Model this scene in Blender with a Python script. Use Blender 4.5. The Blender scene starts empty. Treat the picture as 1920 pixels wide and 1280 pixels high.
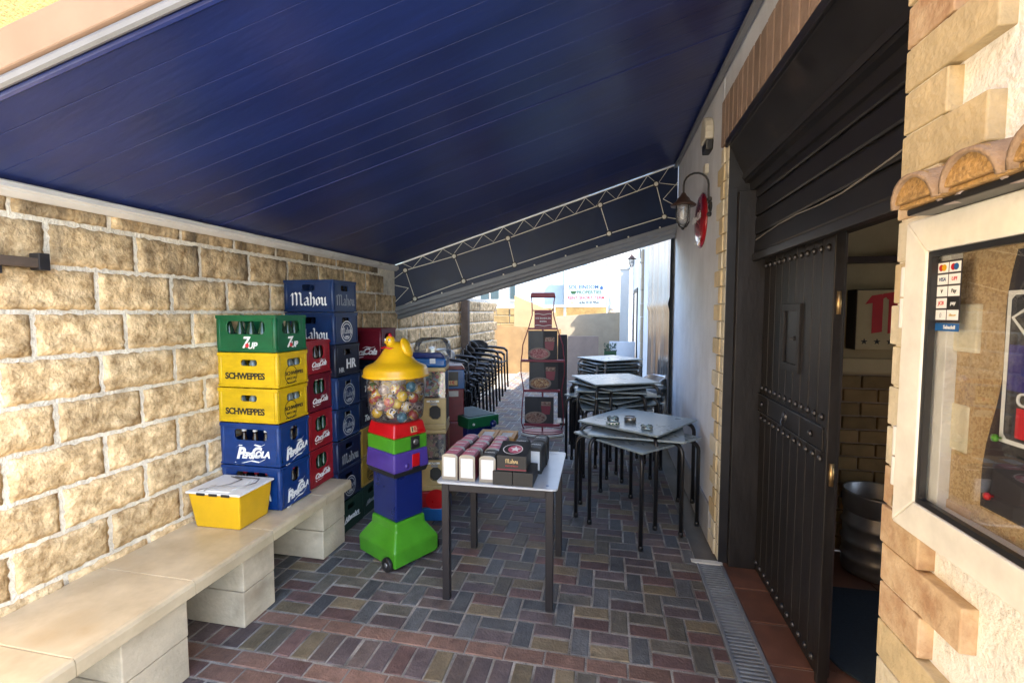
import bpy, bmesh, math, random
from mathutils import Vector, Matrix, noise
R = math.radians
random.seed(7)
S = bpy.context.scene
COL = S.collection

# ------------------------------------------------------------------ camera, sky, sun, exposure
cam_d = bpy.data.cameras.new('camera'); cam = bpy.data.objects.new('camera', cam_d); COL.objects.link(cam)
cam_d.sensor_width = 36; cam_d.lens = 36 * 870 / 1920; cam_d.clip_start = .02; cam_d.clip_end = 2000
cam.location = (0, 0, 1.7); cam.rotation_euler = (R(90 - 3.62), 0, R(11.67)); S.camera = cam
SUN_EL = R(48); SUN_AZ = R(110)           # azimuth clockwise from +Y: behind the camera and to the right
W = bpy.data.worlds.new('World'); S.world = W; W.use_nodes = True
wn = W.node_tree; wn.nodes.clear()
sky = wn.nodes.new('ShaderNodeTexSky'); sky.sky_type = 'NISHITA'; sky.sun_disc = False
sky.sun_elevation = SUN_EL; sky.sun_rotation = SUN_AZ
bg = wn.nodes.new('ShaderNodeBackground'); bg.inputs['Strength'].default_value = .15
wo = wn.nodes.new('ShaderNodeOutputWorld')
wn.links.new(sky.outputs[0], bg.inputs[0]); wn.links.new(bg.outputs[0], wo.inputs[0])
sd = bpy.data.lights.new('sun', 'SUN'); sd.energy = 3.4; sd.angle = R(.5); sd.color = (1, .93, .82)
sun = bpy.data.objects.new('sun', sd); COL.objects.link(sun); sun.location = (6, -6, 9)
sv = Vector((math.sin(SUN_AZ) * math.cos(SUN_EL), math.cos(SUN_AZ) * math.cos(SUN_EL), math.sin(SUN_EL)))
sun.rotation_euler = (-sv).to_track_quat('-Z', 'Y').to_euler()
vs = S.view_settings; vs.view_transform = 'Standard'; vs.look = 'None'; vs.gamma = 1; vs.exposure = 2.85
vs.use_curve_mapping = False

# ------------------------------------------------------------------ materials
MATS = {}
def mat(name, c, rough=.5, metal=0, var=.12, scale=6, bump=0, bscale=60, rnd=0, c2=None, spec=.5, coat=0, detail=4, dirt=None, dscale=3, dlim=.58, stretch=None):
    """principled material: base colour varied by noise in world space, optional second colour, per-object tint, dirt patches and fine relief"""
    if name in MATS: return MATS[name]
    m = bpy.data.materials.new(name); m.use_nodes = True; MATS[name] = m
    nt = m.node_tree; N = nt.nodes; L = nt.links; b = N['Principled BSDF']
    g = N.new('ShaderNodeNewGeometry'); pos = g.outputs['Position']
    if stretch:
        mp = N.new('ShaderNodeMapping'); mp.inputs['Scale'].default_value = stretch; L.new(pos, mp.inputs[0]); pos = mp.outputs[0]
    n = N.new('ShaderNodeTexNoise'); n.inputs['Scale'].default_value = scale; n.inputs['Detail'].default_value = detail; n.inputs['Roughness'].default_value = .62
    L.new(pos, n.inputs['Vector'])
    cr = N.new('ShaderNodeValToRGB'); L.new(n.outputs['Fac'], cr.inputs[0])
    cr.color_ramp.elements[0].position = .32; cr.color_ramp.elements[1].position = .68
    lo = tuple(max(0, x * (1 - var)) for x in c); hi = tuple(min(1, x * (1 + var)) for x in (c2 or c))
    cr.color_ramp.elements[0].color = (*lo, 1); cr.color_ramp.elements[1].color = (*hi, 1)
    col = cr.outputs[0]
    if rnd:
        oi = N.new('ShaderNodeObjectInfo'); mr = N.new('ShaderNodeMapRange'); mr.inputs[3].default_value = 1 - rnd; mr.inputs[4].default_value = 1 + rnd
        L.new(oi.outputs['Random'], mr.inputs[0]); hs = N.new('ShaderNodeHueSaturation'); L.new(col, hs.inputs['Color']); L.new(mr.outputs[0], hs.inputs['Value']); col = hs.outputs[0]
    if dirt:
        n2 = N.new('ShaderNodeTexNoise'); n2.inputs['Scale'].default_value = dscale; n2.inputs['Detail'].default_value = 6; L.new(pos, n2.inputs['Vector'])
        r2 = N.new('ShaderNodeValToRGB'); r2.color_ramp.elements[0].position = dlim; r2.color_ramp.elements[1].position = min(1, dlim + .17); L.new(n2.outputs['Fac'], r2.inputs[0])
        mx = N.new('ShaderNodeMix'); mx.data_type = 'RGBA'; L.new(r2.outputs[0], mx.inputs[0]); L.new(col, mx.inputs[6]); mx.inputs[7].default_value = (*dirt, 1); col = mx.outputs[2]
    L.new(col, b.inputs['Base Color'])
    b.inputs['Metallic'].default_value = metal; b.inputs['Specular IOR Level'].default_value = spec; b.inputs['Coat Weight'].default_value = coat
    rr = N.new('ShaderNodeMapRange'); rr.inputs[3].default_value = max(.02, rough - .07); rr.inputs[4].default_value = min(1, rough + .1)
    L.new(n.outputs['Fac'], rr.inputs[0]); L.new(rr.outputs[0], b.inputs['Roughness'])
    if bump:
        n3 = N.new('ShaderNodeTexNoise'); n3.inputs['Scale'].default_value = bscale; n3.inputs['Detail'].default_value = 5; L.new(pos, n3.inputs['Vector'])
        bp = N.new('ShaderNodeBump'); bp.inputs['Strength'].default_value = min(1, bump); bp.inputs['Distance'].default_value = .01 * max(1, bump)
        L.new(n3.outputs['Fac'], bp.inputs['Height']); L.new(bp.outputs[0], b.inputs['Normal'])
    return m
def clear(name, tint=(.92, .94, .95), refl=.12, rough=.04, haze=0.0, hz=(.5, .5, .5), fres=.75):
    m = bpy.data.materials.new(name); m.use_nodes = True; MATS[name] = m
    nt = m.node_tree; N = nt.nodes; L = nt.links; N.remove(N['Principled BSDF']); o = N['Material Output']
    t = N.new('ShaderNodeBsdfTransparent'); t.inputs[0].default_value = (*tint, 1)
    g = N.new('ShaderNodeBsdfGlossy'); g.inputs['Roughness'].default_value = rough
    f = N.new('ShaderNodeLayerWeight'); f.inputs[0].default_value = .25
    ma = N.new('ShaderNodeMath'); ma.operation = 'MULTIPLY_ADD'; ma.inputs[1].default_value = fres; ma.inputs[2].default_value = refl * .4
    L.new(f.outputs['Fresnel'], ma.inputs[0])
    mx = N.new('ShaderNodeMixShader'); L.new(ma.outputs[0], mx.inputs[0]); L.new(t.outputs[0], mx.inputs[1]); L.new(g.outputs[0], mx.inputs[2]); out = mx.outputs[0]
    if haze:
        d = N.new('ShaderNodeBsdfDiffuse'); d.inputs[0].default_value = (*hz, 1); m2 = N.new('ShaderNodeMixShader'); m2.inputs[0].default_value = haze
        L.new(out, m2.inputs[1]); L.new(d.outputs[0], m2.inputs[2]); out = m2.outputs[0]
    L.new(out, o.inputs[0]); return m

def wallblock_mat(name, c1, c2, stain):
    """split-face concrete block: mottled ochre, per-block tint, black run-off stains that hang from the wall's top"""
    m = mat(name, c1, .9, var=.25, scale=18, c2=c2, rnd=.14, bump=1.05, bscale=55, spec=.25, detail=9)
    nt = m.node_tree; N = nt.nodes; L = nt.links; b = N['Principled BSDF']
    src = b.inputs['Base Color'].links[0].from_socket
    g = N.new('ShaderNodeNewGeometry'); mp = N.new('ShaderNodeMapping'); mp.inputs['Scale'].default_value = (1, 3.2, .8); L.new(g.outputs['Position'], mp.inputs[0])
    n = N.new('ShaderNodeTexNoise'); n.inputs['Scale'].default_value = 1.6; n.inputs['Detail'].default_value = 7; n.inputs['Roughness'].default_value = .7; L.new(mp.outputs[0], n.inputs['Vector'])
    sx = N.new('ShaderNodeSeparateXYZ'); L.new(g.outputs['Position'], sx.inputs[0])
    mr = N.new('ShaderNodeMapRange'); mr.inputs[1].default_value = 1.3; mr.inputs[2].default_value = 2.2; mr.inputs[3].default_value = -.16; mr.inputs[4].default_value = .16; L.new(sx.outputs[2], mr.inputs[0])
    ad = N.new('ShaderNodeMath'); ad.operation = 'ADD'; L.new(n.outputs['Fac'], ad.inputs[0]); L.new(mr.outputs[0], ad.inputs[1])
    rp = N.new('ShaderNodeValToRGB'); rp.color_ramp.elements[0].position = .52; rp.color_ramp.elements[1].position = .76; L.new(ad.outputs[0], rp.inputs[0])
    ml = N.new('ShaderNodeMath'); ml.operation = 'MULTIPLY'; ml.inputs[1].default_value = .8; L.new(rp.outputs[0], ml.inputs[0])
    mx = N.new('ShaderNodeMix'); mx.data_type = 'RGBA'; L.new(ml.outputs[0], mx.inputs[0]); L.new(src, mx.inputs[6]); mx.inputs[7].default_value = (*stain, 1)
    L.new(mx.outputs[2], b.inputs['Base Color']); return m
def speckle_mat(name, base, cols, scale, rough=.8):
    m = mat(name, base, rough, var=.2, scale=scale * .3, bump=.4, bscale=scale)
    nt = m.node_tree; N = nt.nodes; L = nt.links; b = N['Principled BSDF']; src = b.inputs['Base Color'].links[0].from_socket
    g = N.new('ShaderNodeNewGeometry'); v = N.new('ShaderNodeTexVoronoi'); v.inputs['Scale'].default_value = scale; L.new(g.outputs['Position'], v.inputs['Vector'])
    sp = N.new('ShaderNodeSeparateColor'); L.new(v.outputs['Color'], sp.inputs[0])
    cr = N.new('ShaderNodeValToRGB'); cr.color_ramp.interpolation = 'CONSTANT'; L.new(sp.outputs[0], cr.inputs[0])
    e = cr.color_ramp.elements; e[0].color = (*cols[0], 1); e[1].position = .35; e[1].color = (*cols[1], 1); q = e.new(.7); q.color = (*cols[2], 1)
    mx = N.new('ShaderNodeMix'); mx.data_type = 'RGBA'; mx.inputs[0].default_value = .5; L.new(src, mx.inputs[6]); L.new(cr.outputs[0], mx.inputs[7]); L.new(mx.outputs[2], b.inputs['Base Color'])
    return m

mat('mortar', (.84, .77, .63), .95, var=.15, scale=30, bump=.8, bscale=90, dirt=(.34, .29, .22), dscale=4, dlim=.62)
wallblock_mat('split_block', (.43, .275, .125), (.74, .555, .32), (.05, .045, .04))
mat('bench_stone', (.52, .41, .26), .3, var=.1, scale=5, c2=(.58, .47, .31), rnd=.05, dirt=(.42, .29, .15), dscale=2.5, dlim=.6, bump=.08, bscale=30)
mat('pier_stone', (.54, .45, .32), .8, var=.1, scale=5, rnd=.08, bump=.35, bscale=50, dirt=(.34, .26, .17), dscale=3, dlim=.58)
mat('joint_dark', (.10, .085, .06), .95)
mat('sand_joint', (.36, .33, .29), .95, var=.25, scale=20, bump=.5, bscale=120, dirt=(.12, .11, .10), dscale=5, dlim=.52)
PAV = {}
for k, c in dict(grey=(.118, .118, .118), slate=(.094, .096, .100), red=(.160, .094, .083), plum=(.128, .096, .094), ochre=(.215, .168, .104), olive=(.155, .136, .107), brick=(.220, .128, .095), brown=(.145, .108, .094)).items():
    PAV[k] = mat('paver_' + k, c, .62, var=.22, scale=14, rnd=.22, bump=.55, bscale=70, dirt=tuple(x * .38 for x in c), dscale=7, dlim=.6, spec=.45)
mat('ground', (.22, .19, .15), .9, var=.2, scale=2, bump=.3, bscale=30)
mat('blue_sheet', (.0125, .027, .142), .30, var=.16, scale=1.5, bump=.22, bscale=9, spec=.55, rnd=.05, stretch=(.5, 3, 1))
mat('blue_seam', (.022, .034, .135), .4)
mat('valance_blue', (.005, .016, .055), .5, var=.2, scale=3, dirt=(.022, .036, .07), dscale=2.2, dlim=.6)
mat('white_print', (.72, .70, .62), .5)
mat('grey_bar', (.20, .21, .23), .45, var=.12, scale=4)
mat('white_alu', (.72, .70, .66), .4, var=.08, dirt=(.3, .27, .22), dscale=6, dlim=.62)
mat('fascia_beige', (.30, .20, .14), .5, var=.08)
mat('yellow_stucco', (.26, .155, .052), .95, var=.08, scale=30, bump=1, bscale=70)
mat('white_stucco', (.80, .78, .74), .95, var=.05, scale=10, bump=1.0, bscale=55, c2=(.84, .82, .78))
mat('grey_stucco', (.66, .68, .72), .92, var=.08, scale=3, bump=.35, bscale=70, dirt=(.50, .51, .53), dscale=1.6, dlim=.6)
mat('plaster_skirt', (.30, .30, .30), .9, var=.15, bump=.3)
mat('quoin_yellow', (.58, .46, .27), .85, var=.15, scale=12, rnd=.16, bump=.5, bscale=60)
mat('quoin_orange', (.52, .31, .17), .85, var=.18, scale=12, rnd=.14, bump=.5, bscale=60, c2=(.58, .44, .28))
mat('quoin_cream', (.64, .57, .42), .9, var=.15, scale=9, bump=.5, bscale=60, dirt=(.22, .17, .10), dscale=8, dlim=.64)
mat('soldier_brick', (.30, .21, .16), .85, var=.15, scale=10, rnd=.2, bump=.4)
mat('terracotta', (.34, .23, .145), .85, var=.2, scale=20, bump=.6, bscale=90, dirt=(.2, .13, .07), dscale=14, dlim=.58)
mat('tile_top', (.40, .33, .30), .6, var=.15)
speckle_mat('tile_mortar', (.42, .25, .09), [(.38, .22, .07), (.50, .31, .13), (.22, .13, .05)], 160)
speckle_mat('cork', (.44, .30, .15), [(.54, .38, .20), (.36, .23, .11), (.60, .45, .26)], 230)
mat('dark_metal', (.020, .019, .021), .38, var=.2, spec=.5, scale=5)
mat('shutter_metal', (.013, .0125, .0145), .42, var=.25, scale=4, dirt=(.045, .036, .034), dscale=2.5, dlim=.6)
mat('door_wood', (.0125, .0105, .0105), .5, var=.35, scale=4, rnd=.15, stretch=(3, 14, 1), bump=.25, bscale=10)
mat('door_edge', (.050, .031, .026), .5, var=.3, scale=5, stretch=(3, 10, 1))
mat('stud_iron', (.09, .09, .10), .35, metal=.7)
mat('brass', (.55, .38, .18), .35, metal=.9)
mat('black_plastic', (.016, .016, .017), .35)
mat('black_tube', (.009, .009, .011), .32, var=.2, spec=.6)
mat('brown_leg', (.018, .015, .017), .45, var=.15)
mat('white_melamine', (.50, .52, .55), .22, var=.05, scale=3, dirt=(.5, .52, .54), dscale=3)
mat('grey_melamine', (.27, .32, .335), .27, var=.03, scale=3, rnd=.06)
mat('cream_frame', (.80, .77, .68), .38, var=.06, dirt=(.55, .48, .36), dscale=7, dlim=.62)
mat('blue_plastic', (.0045, .024, .092), .34, var=.12, rnd=.10, spec=.5)
mat('navy_plastic', (.0045, .012, .045), .36, var=.15, rnd=.15)
mat('dark_navy', (.005, .008, .022), .36, var=.15)
mat('pepsi_blue', (.0024, .030, .145), .33, var=.08, rnd=.05)
mat('yellow_plastic', (.60, .39, .006), .34, var=.06, rnd=.04)
mat('amber_plastic', (.40, .24, .035), .4, var=.1, rnd=.1)
mat('green_plastic', (.003, .098, .034), .34, var=.08)
mat('dark_green', (.008, .035, .022), .6, var=.15, rnd=.1)
mat('red_plastic', (.28, .009, .017), .35, var=.08, rnd=.10)
mat('crimson_plastic', (.15, .0055, .017), .35, var=.1, rnd=.08)
mat('print_white', (.80, .80, .78), .5, var=.04)
mat('print_grey', (.36, .38, .40), .5, var=.1)
mat('print_black', (.012, .012, .012), .5)
mat('print_red', (.55, .02, .03), .5)
mat('print_blue', (.012, .05, .16), .5)
mat('print_gold', (.62, .45, .2), .45)
mat('glass_brown', (.022, .012, .007), .12, spec=.6); mat('glass_green', (.012, .045, .022), .12, spec=.6)
mat('glass_pale', (.16, .19, .18), .12, spec=.6); mat('cap_white', (.75, .75, .75), .35)
mat('paint_yellow', (.64, .37, .007), .38, var=.06, scale=10, dirt=(.62, .40, .13), dscale=10, dlim=.66)
mat('box_white', (.78, .76, .72), .5, var=.06, dirt=(.38, .30, .22), dscale=11, dlim=.64)
mat('wire', (.30, .28, .26), .35, metal=.8)
mat('toy_yellow', (.72, .41, .006), .3, var=.05, coat=.3); mat('toy_red', (.48, .005, .008), .28, coat=.3); mat('toy_green', (.068, .29, .016), .3, var=.06, coat=.3)
mat('toy_purple', (.072, .04, .25), .3, coat=.3); mat('toy_blue', (.004, .014, .11), .28, coat=.3); mat('toy_blue2', (.012, .10, .30), .3, coat=.3)
mat('cream_plastic', (.48, .34, .14), .38, var=.06); mat('steel', (.30, .29, .27), .34, metal=.8); mat('dark_steel', (.30, .30, .31), .36, metal=.7, var=.2)
mat('maroon', (.20, .014, .035), .4, var=.12); mat('pink_print', (.50, .10, .16), .45, var=.12, scale=30); mat('paper', (.66, .66, .65), .8, var=.03, bump=.6, bscale=25)
mat('pine', (.52, .27, .075), .55, var=.25, scale=5, stretch=(4, 14, 4)); mat('card_black', (.020, .019, .018), .55, var=.2)
mat('plywood', (.20, .118, .046), .7, var=.18, scale=3, dirt=(.27, .18, .09), dscale=2.4, dlim=.6); mat('plywood_pale', (.33, .235, .12), .7, var=.12, scale=2)
mat('board_taupe', (.25, .19, .155), .7, var=.1); mat('render_cream', (.36, .30, .215), .9, var=.08, scale=4, bump=.3); mat('yellow_stone', (.29, .195, .08), .9, var=.2, scale=5, rnd=.15, bump=.6, bscale=20)
mat('white_render', (.56, .55, .52), .9, var=.04); mat('sign_white', (.36, .43, .47), .5, var=.03); mat('sign_frame', (.50, .55, .60), .5)
mat('pvc_silver', (.26, .25, .245), .22, metal=.55, var=.35, scale=2.2, stretch=(1, 3, .5)); mat('planter_green', (.015, .06, .02), .6, var=.3, scale=20)
mat('interior_cream', (.50, .41, .25), .8, var=.08); mat('interior_dark', (.05, .045, .04), .8); mat('interior_brick', (.25, .165, .072), .85, var=.2, scale=8, rnd=.25)
mat('clay_tile', (.17, .075, .048), .45, var=.2, scale=6, rnd=.1, dirt=(.10, .05, .035), dscale=4, dlim=.55); mat('grout', (.34, .27, .22), .9); mat('mat_blue', (.014, .026, .040), .95, var=.25, scale=60, bump=.6, bscale=200)
mat('grate_steel', (.34, .35, .36), .42, metal=.45, var=.2); mat('drain_dark', (.012, .012, .013), .9)
mat('lamp_copper', (.06, .032, .024), .45, metal=.3); mat('lamp_iron', (.016, .015, .016), .45); clear('lamp_glass', (.72, .74, .76), .25, .12, .28, (.55, .56, .58))
mat('plaque_red', (.32, .009, .014), .18, coat=.6); mat('siren_cream', (.62, .58, .47), .5); mat('silver_chair', (.62, .62, .62), .3, metal=.75)
mat('taupe_rail', (.21, .19, .17), .5); mat('dark_glass', (.02, .05, .07), .1, spec=.6)
mat('poster_dark', (.030, .026, .030), .6, var=.15); mat('poster_blue', (.045, .035, .20), .45, var=.4, scale=20); mat('wood_weathered', (.10, .07, .05), .8, var=.35)
clear('clear_globe', (.93, .93, .94), .2, .05, .05, (.45, .40, .42)); clear('clear_box', (.90, .92, .92), .2, .06, .05, (.4, .42, .42)); clear('pane', (.97, .98, .98), .03, .02, fres=.3)
clear('ash_glass', (.70, .78, .76), .5, .06, .12, (.45, .52, .50))
def grime(m, scale, lo, hi, stretch=(1, 1, 1), detail=6):
    """worn, uneven look: multiplies the base colour by a broad noise and roughens it where it is dirty"""
    m = MATS[m]; nt = m.node_tree; N = nt.nodes; L = nt.links; b = N['Principled BSDF']; src = b.inputs['Base Color'].links[0].from_socket
    g = N.new('ShaderNodeNewGeometry'); mp = N.new('ShaderNodeMapping'); mp.inputs['Scale'].default_value = stretch; L.new(g.outputs['Position'], mp.inputs[0])
    n = N.new('ShaderNodeTexNoise'); n.inputs['Scale'].default_value = scale; n.inputs['Detail'].default_value = detail; n.inputs['Roughness'].default_value = .65; L.new(mp.outputs[0], n.inputs['Vector'])
    mr = N.new('ShaderNodeMapRange'); mr.inputs[1].default_value = .32; mr.inputs[2].default_value = .68; mr.inputs[3].default_value = lo; mr.inputs[4].default_value = hi; L.new(n.outputs['Fac'], mr.inputs[0])
    mx = N.new('ShaderNodeMix'); mx.data_type = 'RGBA'; mx.blend_type = 'MULTIPLY'; mx.inputs[0].default_value = 1; L.new(src, mx.inputs[6]); L.new(mr.outputs[0], mx.inputs[7]); L.new(mx.outputs[2], b.inputs['Base Color'])
for k in PAV: grime('paver_' + k, 1.7, .62, 1.22)
grime('sand_joint', 2.6, .45, 1.2); grime('bench_stone', 2.2, .86, 1.08); grime('pier_stone', 2.8, .78, 1.1, (1, 1, 2)); grime('blue_sheet', 1.3, .78, 1.2, (.35, 2.2, 1)); grime('grey_stucco', 1.4, .88, 1.06, (1, 2, .5)); grime('mortar', 3.0, .72, 1.06)
for k in ('pepsi_blue', 'blue_plastic', 'yellow_plastic', 'green_plastic', 'red_plastic', 'crimson_plastic', 'navy_plastic'): grime(k, 9, .84, 1.12, (1, 1, 2.5), 9)
for k in ('toy_green', 'toy_red', 'toy_purple', 'toy_yellow', 'cream_plastic'): grime(k, 7, .86, 1.08, (1, 1, 1.5), 8)
grime('white_melamine', 5, .9, 1.04); grime('door_wood', 5, .7, 1.5, (6, 6, .6)); grime('cream_frame', 6, .88, 1.05); grime('tile_mortar', 20, .7, 1.2)
def MT(x): return MATS[x] if isinstance(x, str) else x

# ------------------------------------------------------------------ mesh helpers
class MB:
    """collects shapes (each face keeps a material slot) and links them as ONE mesh object"""
    def __init__(s): s.v = []; s.f = []; s.m = []; s.mats = []; s.cur = 0; s.sm = []; s.smooth = False
    def use(s, m, smooth=None):
        m = MT(m)
        if m not in s.mats: s.mats.append(m)
        s.cur = s.mats.index(m)
        if smooth is not None: s.smooth = smooth
        return s
    def face(s, idx): s.f.append(idx); s.m.append(s.cur); s.sm.append(s.smooth)
    def poly(s, pts):
        i = len(s.v); s.v += [tuple(p) for p in pts]; s.face(list(range(i, i + len(pts)))); return s
    def box(s, x0, x1, y0, y1, z0, z1):
        i = len(s.v); s.v += [(x0, y0, z0), (x1, y0, z0), (x1, y1, z0), (x0, y1, z0), (x0, y0, z1), (x1, y0, z1), (x1, y1, z1), (x0, y1, z1)]
        for q in ((0, 3, 2, 1), (4, 5, 6, 7), (0, 1, 5, 4), (1, 2, 6, 5), (2, 3, 7, 6), (3, 0, 4, 7)): s.face([i + k for k in q])
        return s
    def hexa(s, p):     # 8 corners, ordered as in box
        i = len(s.v); s.v += [tuple(q) for q in p]
        for q in ((0, 3, 2, 1), (4, 5, 6, 7), (0, 1, 5, 4), (1, 2, 6, 5), (2, 3, 7, 6), (3, 0, 4, 7)): s.face([i + k for k in q])
        return s
    def prism(s, prof, axis, a, b):    # 2-D profile swept along an axis
        def P(u, v, w): return {'x': (w, u, v), 'y': (u, w, v), 'z': (u, v, w)}[axis]
        i = len(s.v); n = len(prof); s.v += [P(u, v, a) for u, v in prof] + [P(u, v, b) for u, v in prof]
        s.face([i + k for k in range(n)][::-1]); s.face([i + n + k for k in range(n)])
        for k in range(n): s.face([i + k, i + (k + 1) % n, i + n + (k + 1) % n, i + n + k])
        return s
    def lathe(s, prof, n=20, c=(0, 0, 0), axis='z', cap=True, a0=0, a1=2 * math.pi):
        full = abs(a1 - a0 - 2 * math.pi) < 1e-6; i = len(s.v); k = n if full else n + 1
        for r, h in prof:
            for j in range(k):
                t = a0 + (a1 - a0) * j / n; u, w = r * math.cos(t), r * math.sin(t)
                p = {'z': (u, w, h), 'x': (h, u, w), 'y': (w, h, u)}[axis]; s.v.append((p[0] + c[0], p[1] + c[1], p[2] + c[2]))
        for a in range(len(prof) - 1):
            for j in range(n):
                j2 = (j + 1) % k if full else j + 1
                s.face([i + a * k + j, i + a * k + j2, i + (a + 1) * k + j2, i + (a + 1) * k + j])
        if cap:
            if prof[0][0] > 1e-5: s.face([i + j for j in range(k)][::-1])
            if prof[-1][0] > 1e-5: s.face([i + (len(prof) - 1) * k + j for j in range(k)])
        return s
    def tube(s, pts, r, n=8, closed=False, cap=True):
        pts = [Vector(p) for p in pts]; m = len(pts); i = len(s.v); up = None; rr = r if isinstance(r, (list, tuple)) else [r] * m
        for a, p in enumerate(pts):
            if closed: t = pts[(a + 1) % m] - pts[a - 1]
            else: t = pts[min(a + 1, m - 1)] - pts[max(a - 1, 0)]
            t.normalize()
            if up is None: up = t.orthogonal().normalized()
            else:
                up = up - t * up.dot(t); up = up.normalized() if up.length > 1e-6 else t.orthogonal().normalized()
            w = t.cross(up)
            for j in range(n):
                q = 2 * math.pi * j / n; s.v.append(tuple(p + (up * math.cos(q) + w * math.sin(q)) * rr[a]))
        for a in range(m if closed else m - 1):
            b = (a + 1) % m
            for j in range(n): s.face([i + a * n + j, i + a * n + (j + 1) % n, i + b * n + (j + 1) % n, i + b * n + j])
        if cap and not closed:
            s.face([i + j for j in range(n)][::-1]); s.face([i + (m - 1) * n + j for j in range(n)])
        return s
    def sphere(s, c, r, n=12, m=8, sc=(1, 1, 1)):
        i = len(s.v)
        for a in range(1, m):
            t = math.pi * a / m
            for j in range(n):
                q = 2 * math.pi * j / n; s.v.append((c[0] + r * sc[0] * math.sin(t) * math.cos(q), c[1] + r * sc[1] * math.sin(t) * math.sin(q), c[2] + r * sc[2] * math.cos(t)))
        s.v += [(c[0], c[1], c[2] + r * sc[2]), (c[0], c[1], c[2] - r * sc[2])]; T = len(s.v) - 2
        for a in range(m - 2):
            for j in range(n): s.face([i + a * n + j, i + (a + 1) * n + j, i + (a + 1) * n + (j + 1) % n, i + a * n + (j + 1) % n])
        for j in range(n):
            s.face([T, i + j, i + (j + 1) % n]); s.face([T + 1, i + (m - 2) * n + (j + 1) % n, i + (m - 2) * n + j])
        return s
    def ribbon(s, pts, w, nrm):        # flat printed line of width w in the plane with normal nrm
        nrm = Vector(nrm).normalized(); pts = [Vector(p) for p in pts]; i = len(s.v)
        for a, p in enumerate(pts):
            t = pts[min(a + 1, len(pts) - 1)] - pts[max(a - 1, 0)]; d = nrm.cross(t).normalized() * (w / 2); s.v += [tuple(p - d), tuple(p + d)]
        for a in range(len(pts) - 1): s.face([i + 2 * a, i + 2 * a + 2, i + 2 * a + 3, i + 2 * a + 1])
        return s
    def panel(s, o, u, v, n, Wd, Hd, T, hole=None, rd=.22):   # solid panel with an optional rounded-corner rectangular hole (u0,u1,v0,v1)
        o, u, v, n = Vector(o), Vector(u), Vector(v), Vector(n)
        def P(a, b, c): return tuple(o + u * a + v * b - n * c)
        out = [(0, 0), (Wd, 0), (Wd, Hd), (0, Hd)]
        if not hole:
            return s.hexa([P(0, 0, 0), P(Wd, 0, 0), P(Wd, 0, T), P(0, 0, T), P(0, Hd, 0), P(Wd, Hd, 0), P(Wd, Hd, T), P(0, Hd, T)])
        a0, a1, b0, b1 = hole; r = min(a1 - a0, b1 - b0) * rd
        h = [(a0 + r, b0), (a1 - r, b0), (a1, b0 + r), (a1, b1 - r), (a1 - r, b1), (a0 + r, b1), (a0, b1 - r), (a0, b0 + r)]
        i = len(s.v); s.v += [P(*q, 0) for q in out] + [P(*q, 0) for q in h] + [P(*q, T) for q in out] + [P(*q, T) for q in h]
        ring = [(0, 1, 5, 4), (1, 6, 5), (1, 2, 7, 6), (2, 8, 7), (2, 3, 9, 8), (3, 10, 9), (3, 0, 11, 10), (0, 4, 11)]
        for q in ring: s.face([i + k for k in q]); s.face([i + 12 + k for k in q][::-1])
        for k in range(8): s.face([i + 4 + k, i + 4 + (k + 1) % 8, i + 16 + (k + 1) % 8, i + 16 + k])
        for k in range(4): s.face([i + k, i + 12 + k, i + 12 + (k + 1) % 4, i + (k + 1) % 4])
        return s
    def mesh(s, name, bev=0, seg=2):
        me = bpy.data.meshes.new(name); me.from_pydata(s.v, [], s.f)
        for m in s.mats: me.materials.append(m)
        for p, a, b in zip(me.polygons, s.m, s.sm): p.material_index = a; p.use_smooth = b
        bm = bmesh.new(); bm.from_mesh(me)
        bmesh.ops.recalc_face_normals(bm, faces=bm.faces)
        if bev:
            ed = [e for e in bm.edges if len(e.link_faces) == 2 and e.calc_face_angle(0) > .5]
            bmesh.ops.bevel(bm, geom=ed, offset=bev, segments=seg, affect='EDGES', profile=.5, clamp_overlap=True)
        bm.to_mesh(me); bm.free(); me.update(); return me
    def build(s, name, parent=None, bev=0, loc=None, rot=None, seg=2): return link(name, s.mesh(name, bev, seg), parent, loc, rot)
def link(name, me, parent=None, loc=None, rot=None):
    o = bpy.data.objects.new(name, me); COL.objects.link(o)
    if parent: o.parent = parent
    if loc is not None: o.location = loc
    if rot is not None: o.rotation_euler = rot
    return o
def tag(o, label=None, cat=None, group=None, kind=None):
    if label: o['label'] = label
    if cat: o['category'] = cat
    if group: o['group'] = group
    if kind: o['kind'] = kind
    return o
def thing(name, label, cat, loc=(0, 0, 0), rz=0, group=None):
    o = bpy.data.objects.new(name, None); COL.objects.link(o); o.location = loc; o.rotation_euler = (0, 0, rz); o.empty_display_size = .1
    return tag(o, label, cat, group)
def copy_tree(o, parent=None):
    c = o.copy(); COL.objects.link(c); c.parent = parent
    for ch in o.children: copy_tree(ch, c)
    return c
TXT = {}
def text_mesh(body, size=1, shear=0, bold=0, matn='print_white', space=1, align='CENTER', ext=.0012):
    key = (body, size, shear, bold, matn, space, align)
    if key in TXT: return TXT[key]
    cu = bpy.data.curves.new('t', 'FONT'); cu.body = body; cu.size = size; cu.shear = shear; cu.offset = bold; cu.extrude = ext; cu.align_x = align; cu.align_y = 'CENTER'; cu.space_character = space; cu.resolution_u = 3
    ob = bpy.data.objects.new('t', cu); COL.objects.link(ob); dg = bpy.context.evaluated_depsgraph_get()
    me = bpy.data.meshes.new_from_object(ob.evaluated_get(dg)); me.materials.clear(); me.materials.append(MT(matn)); me.name = 'lettering'
    bpy.data.objects.remove(ob); bpy.data.curves.remove(cu); TXT[key] = me; return me
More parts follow.
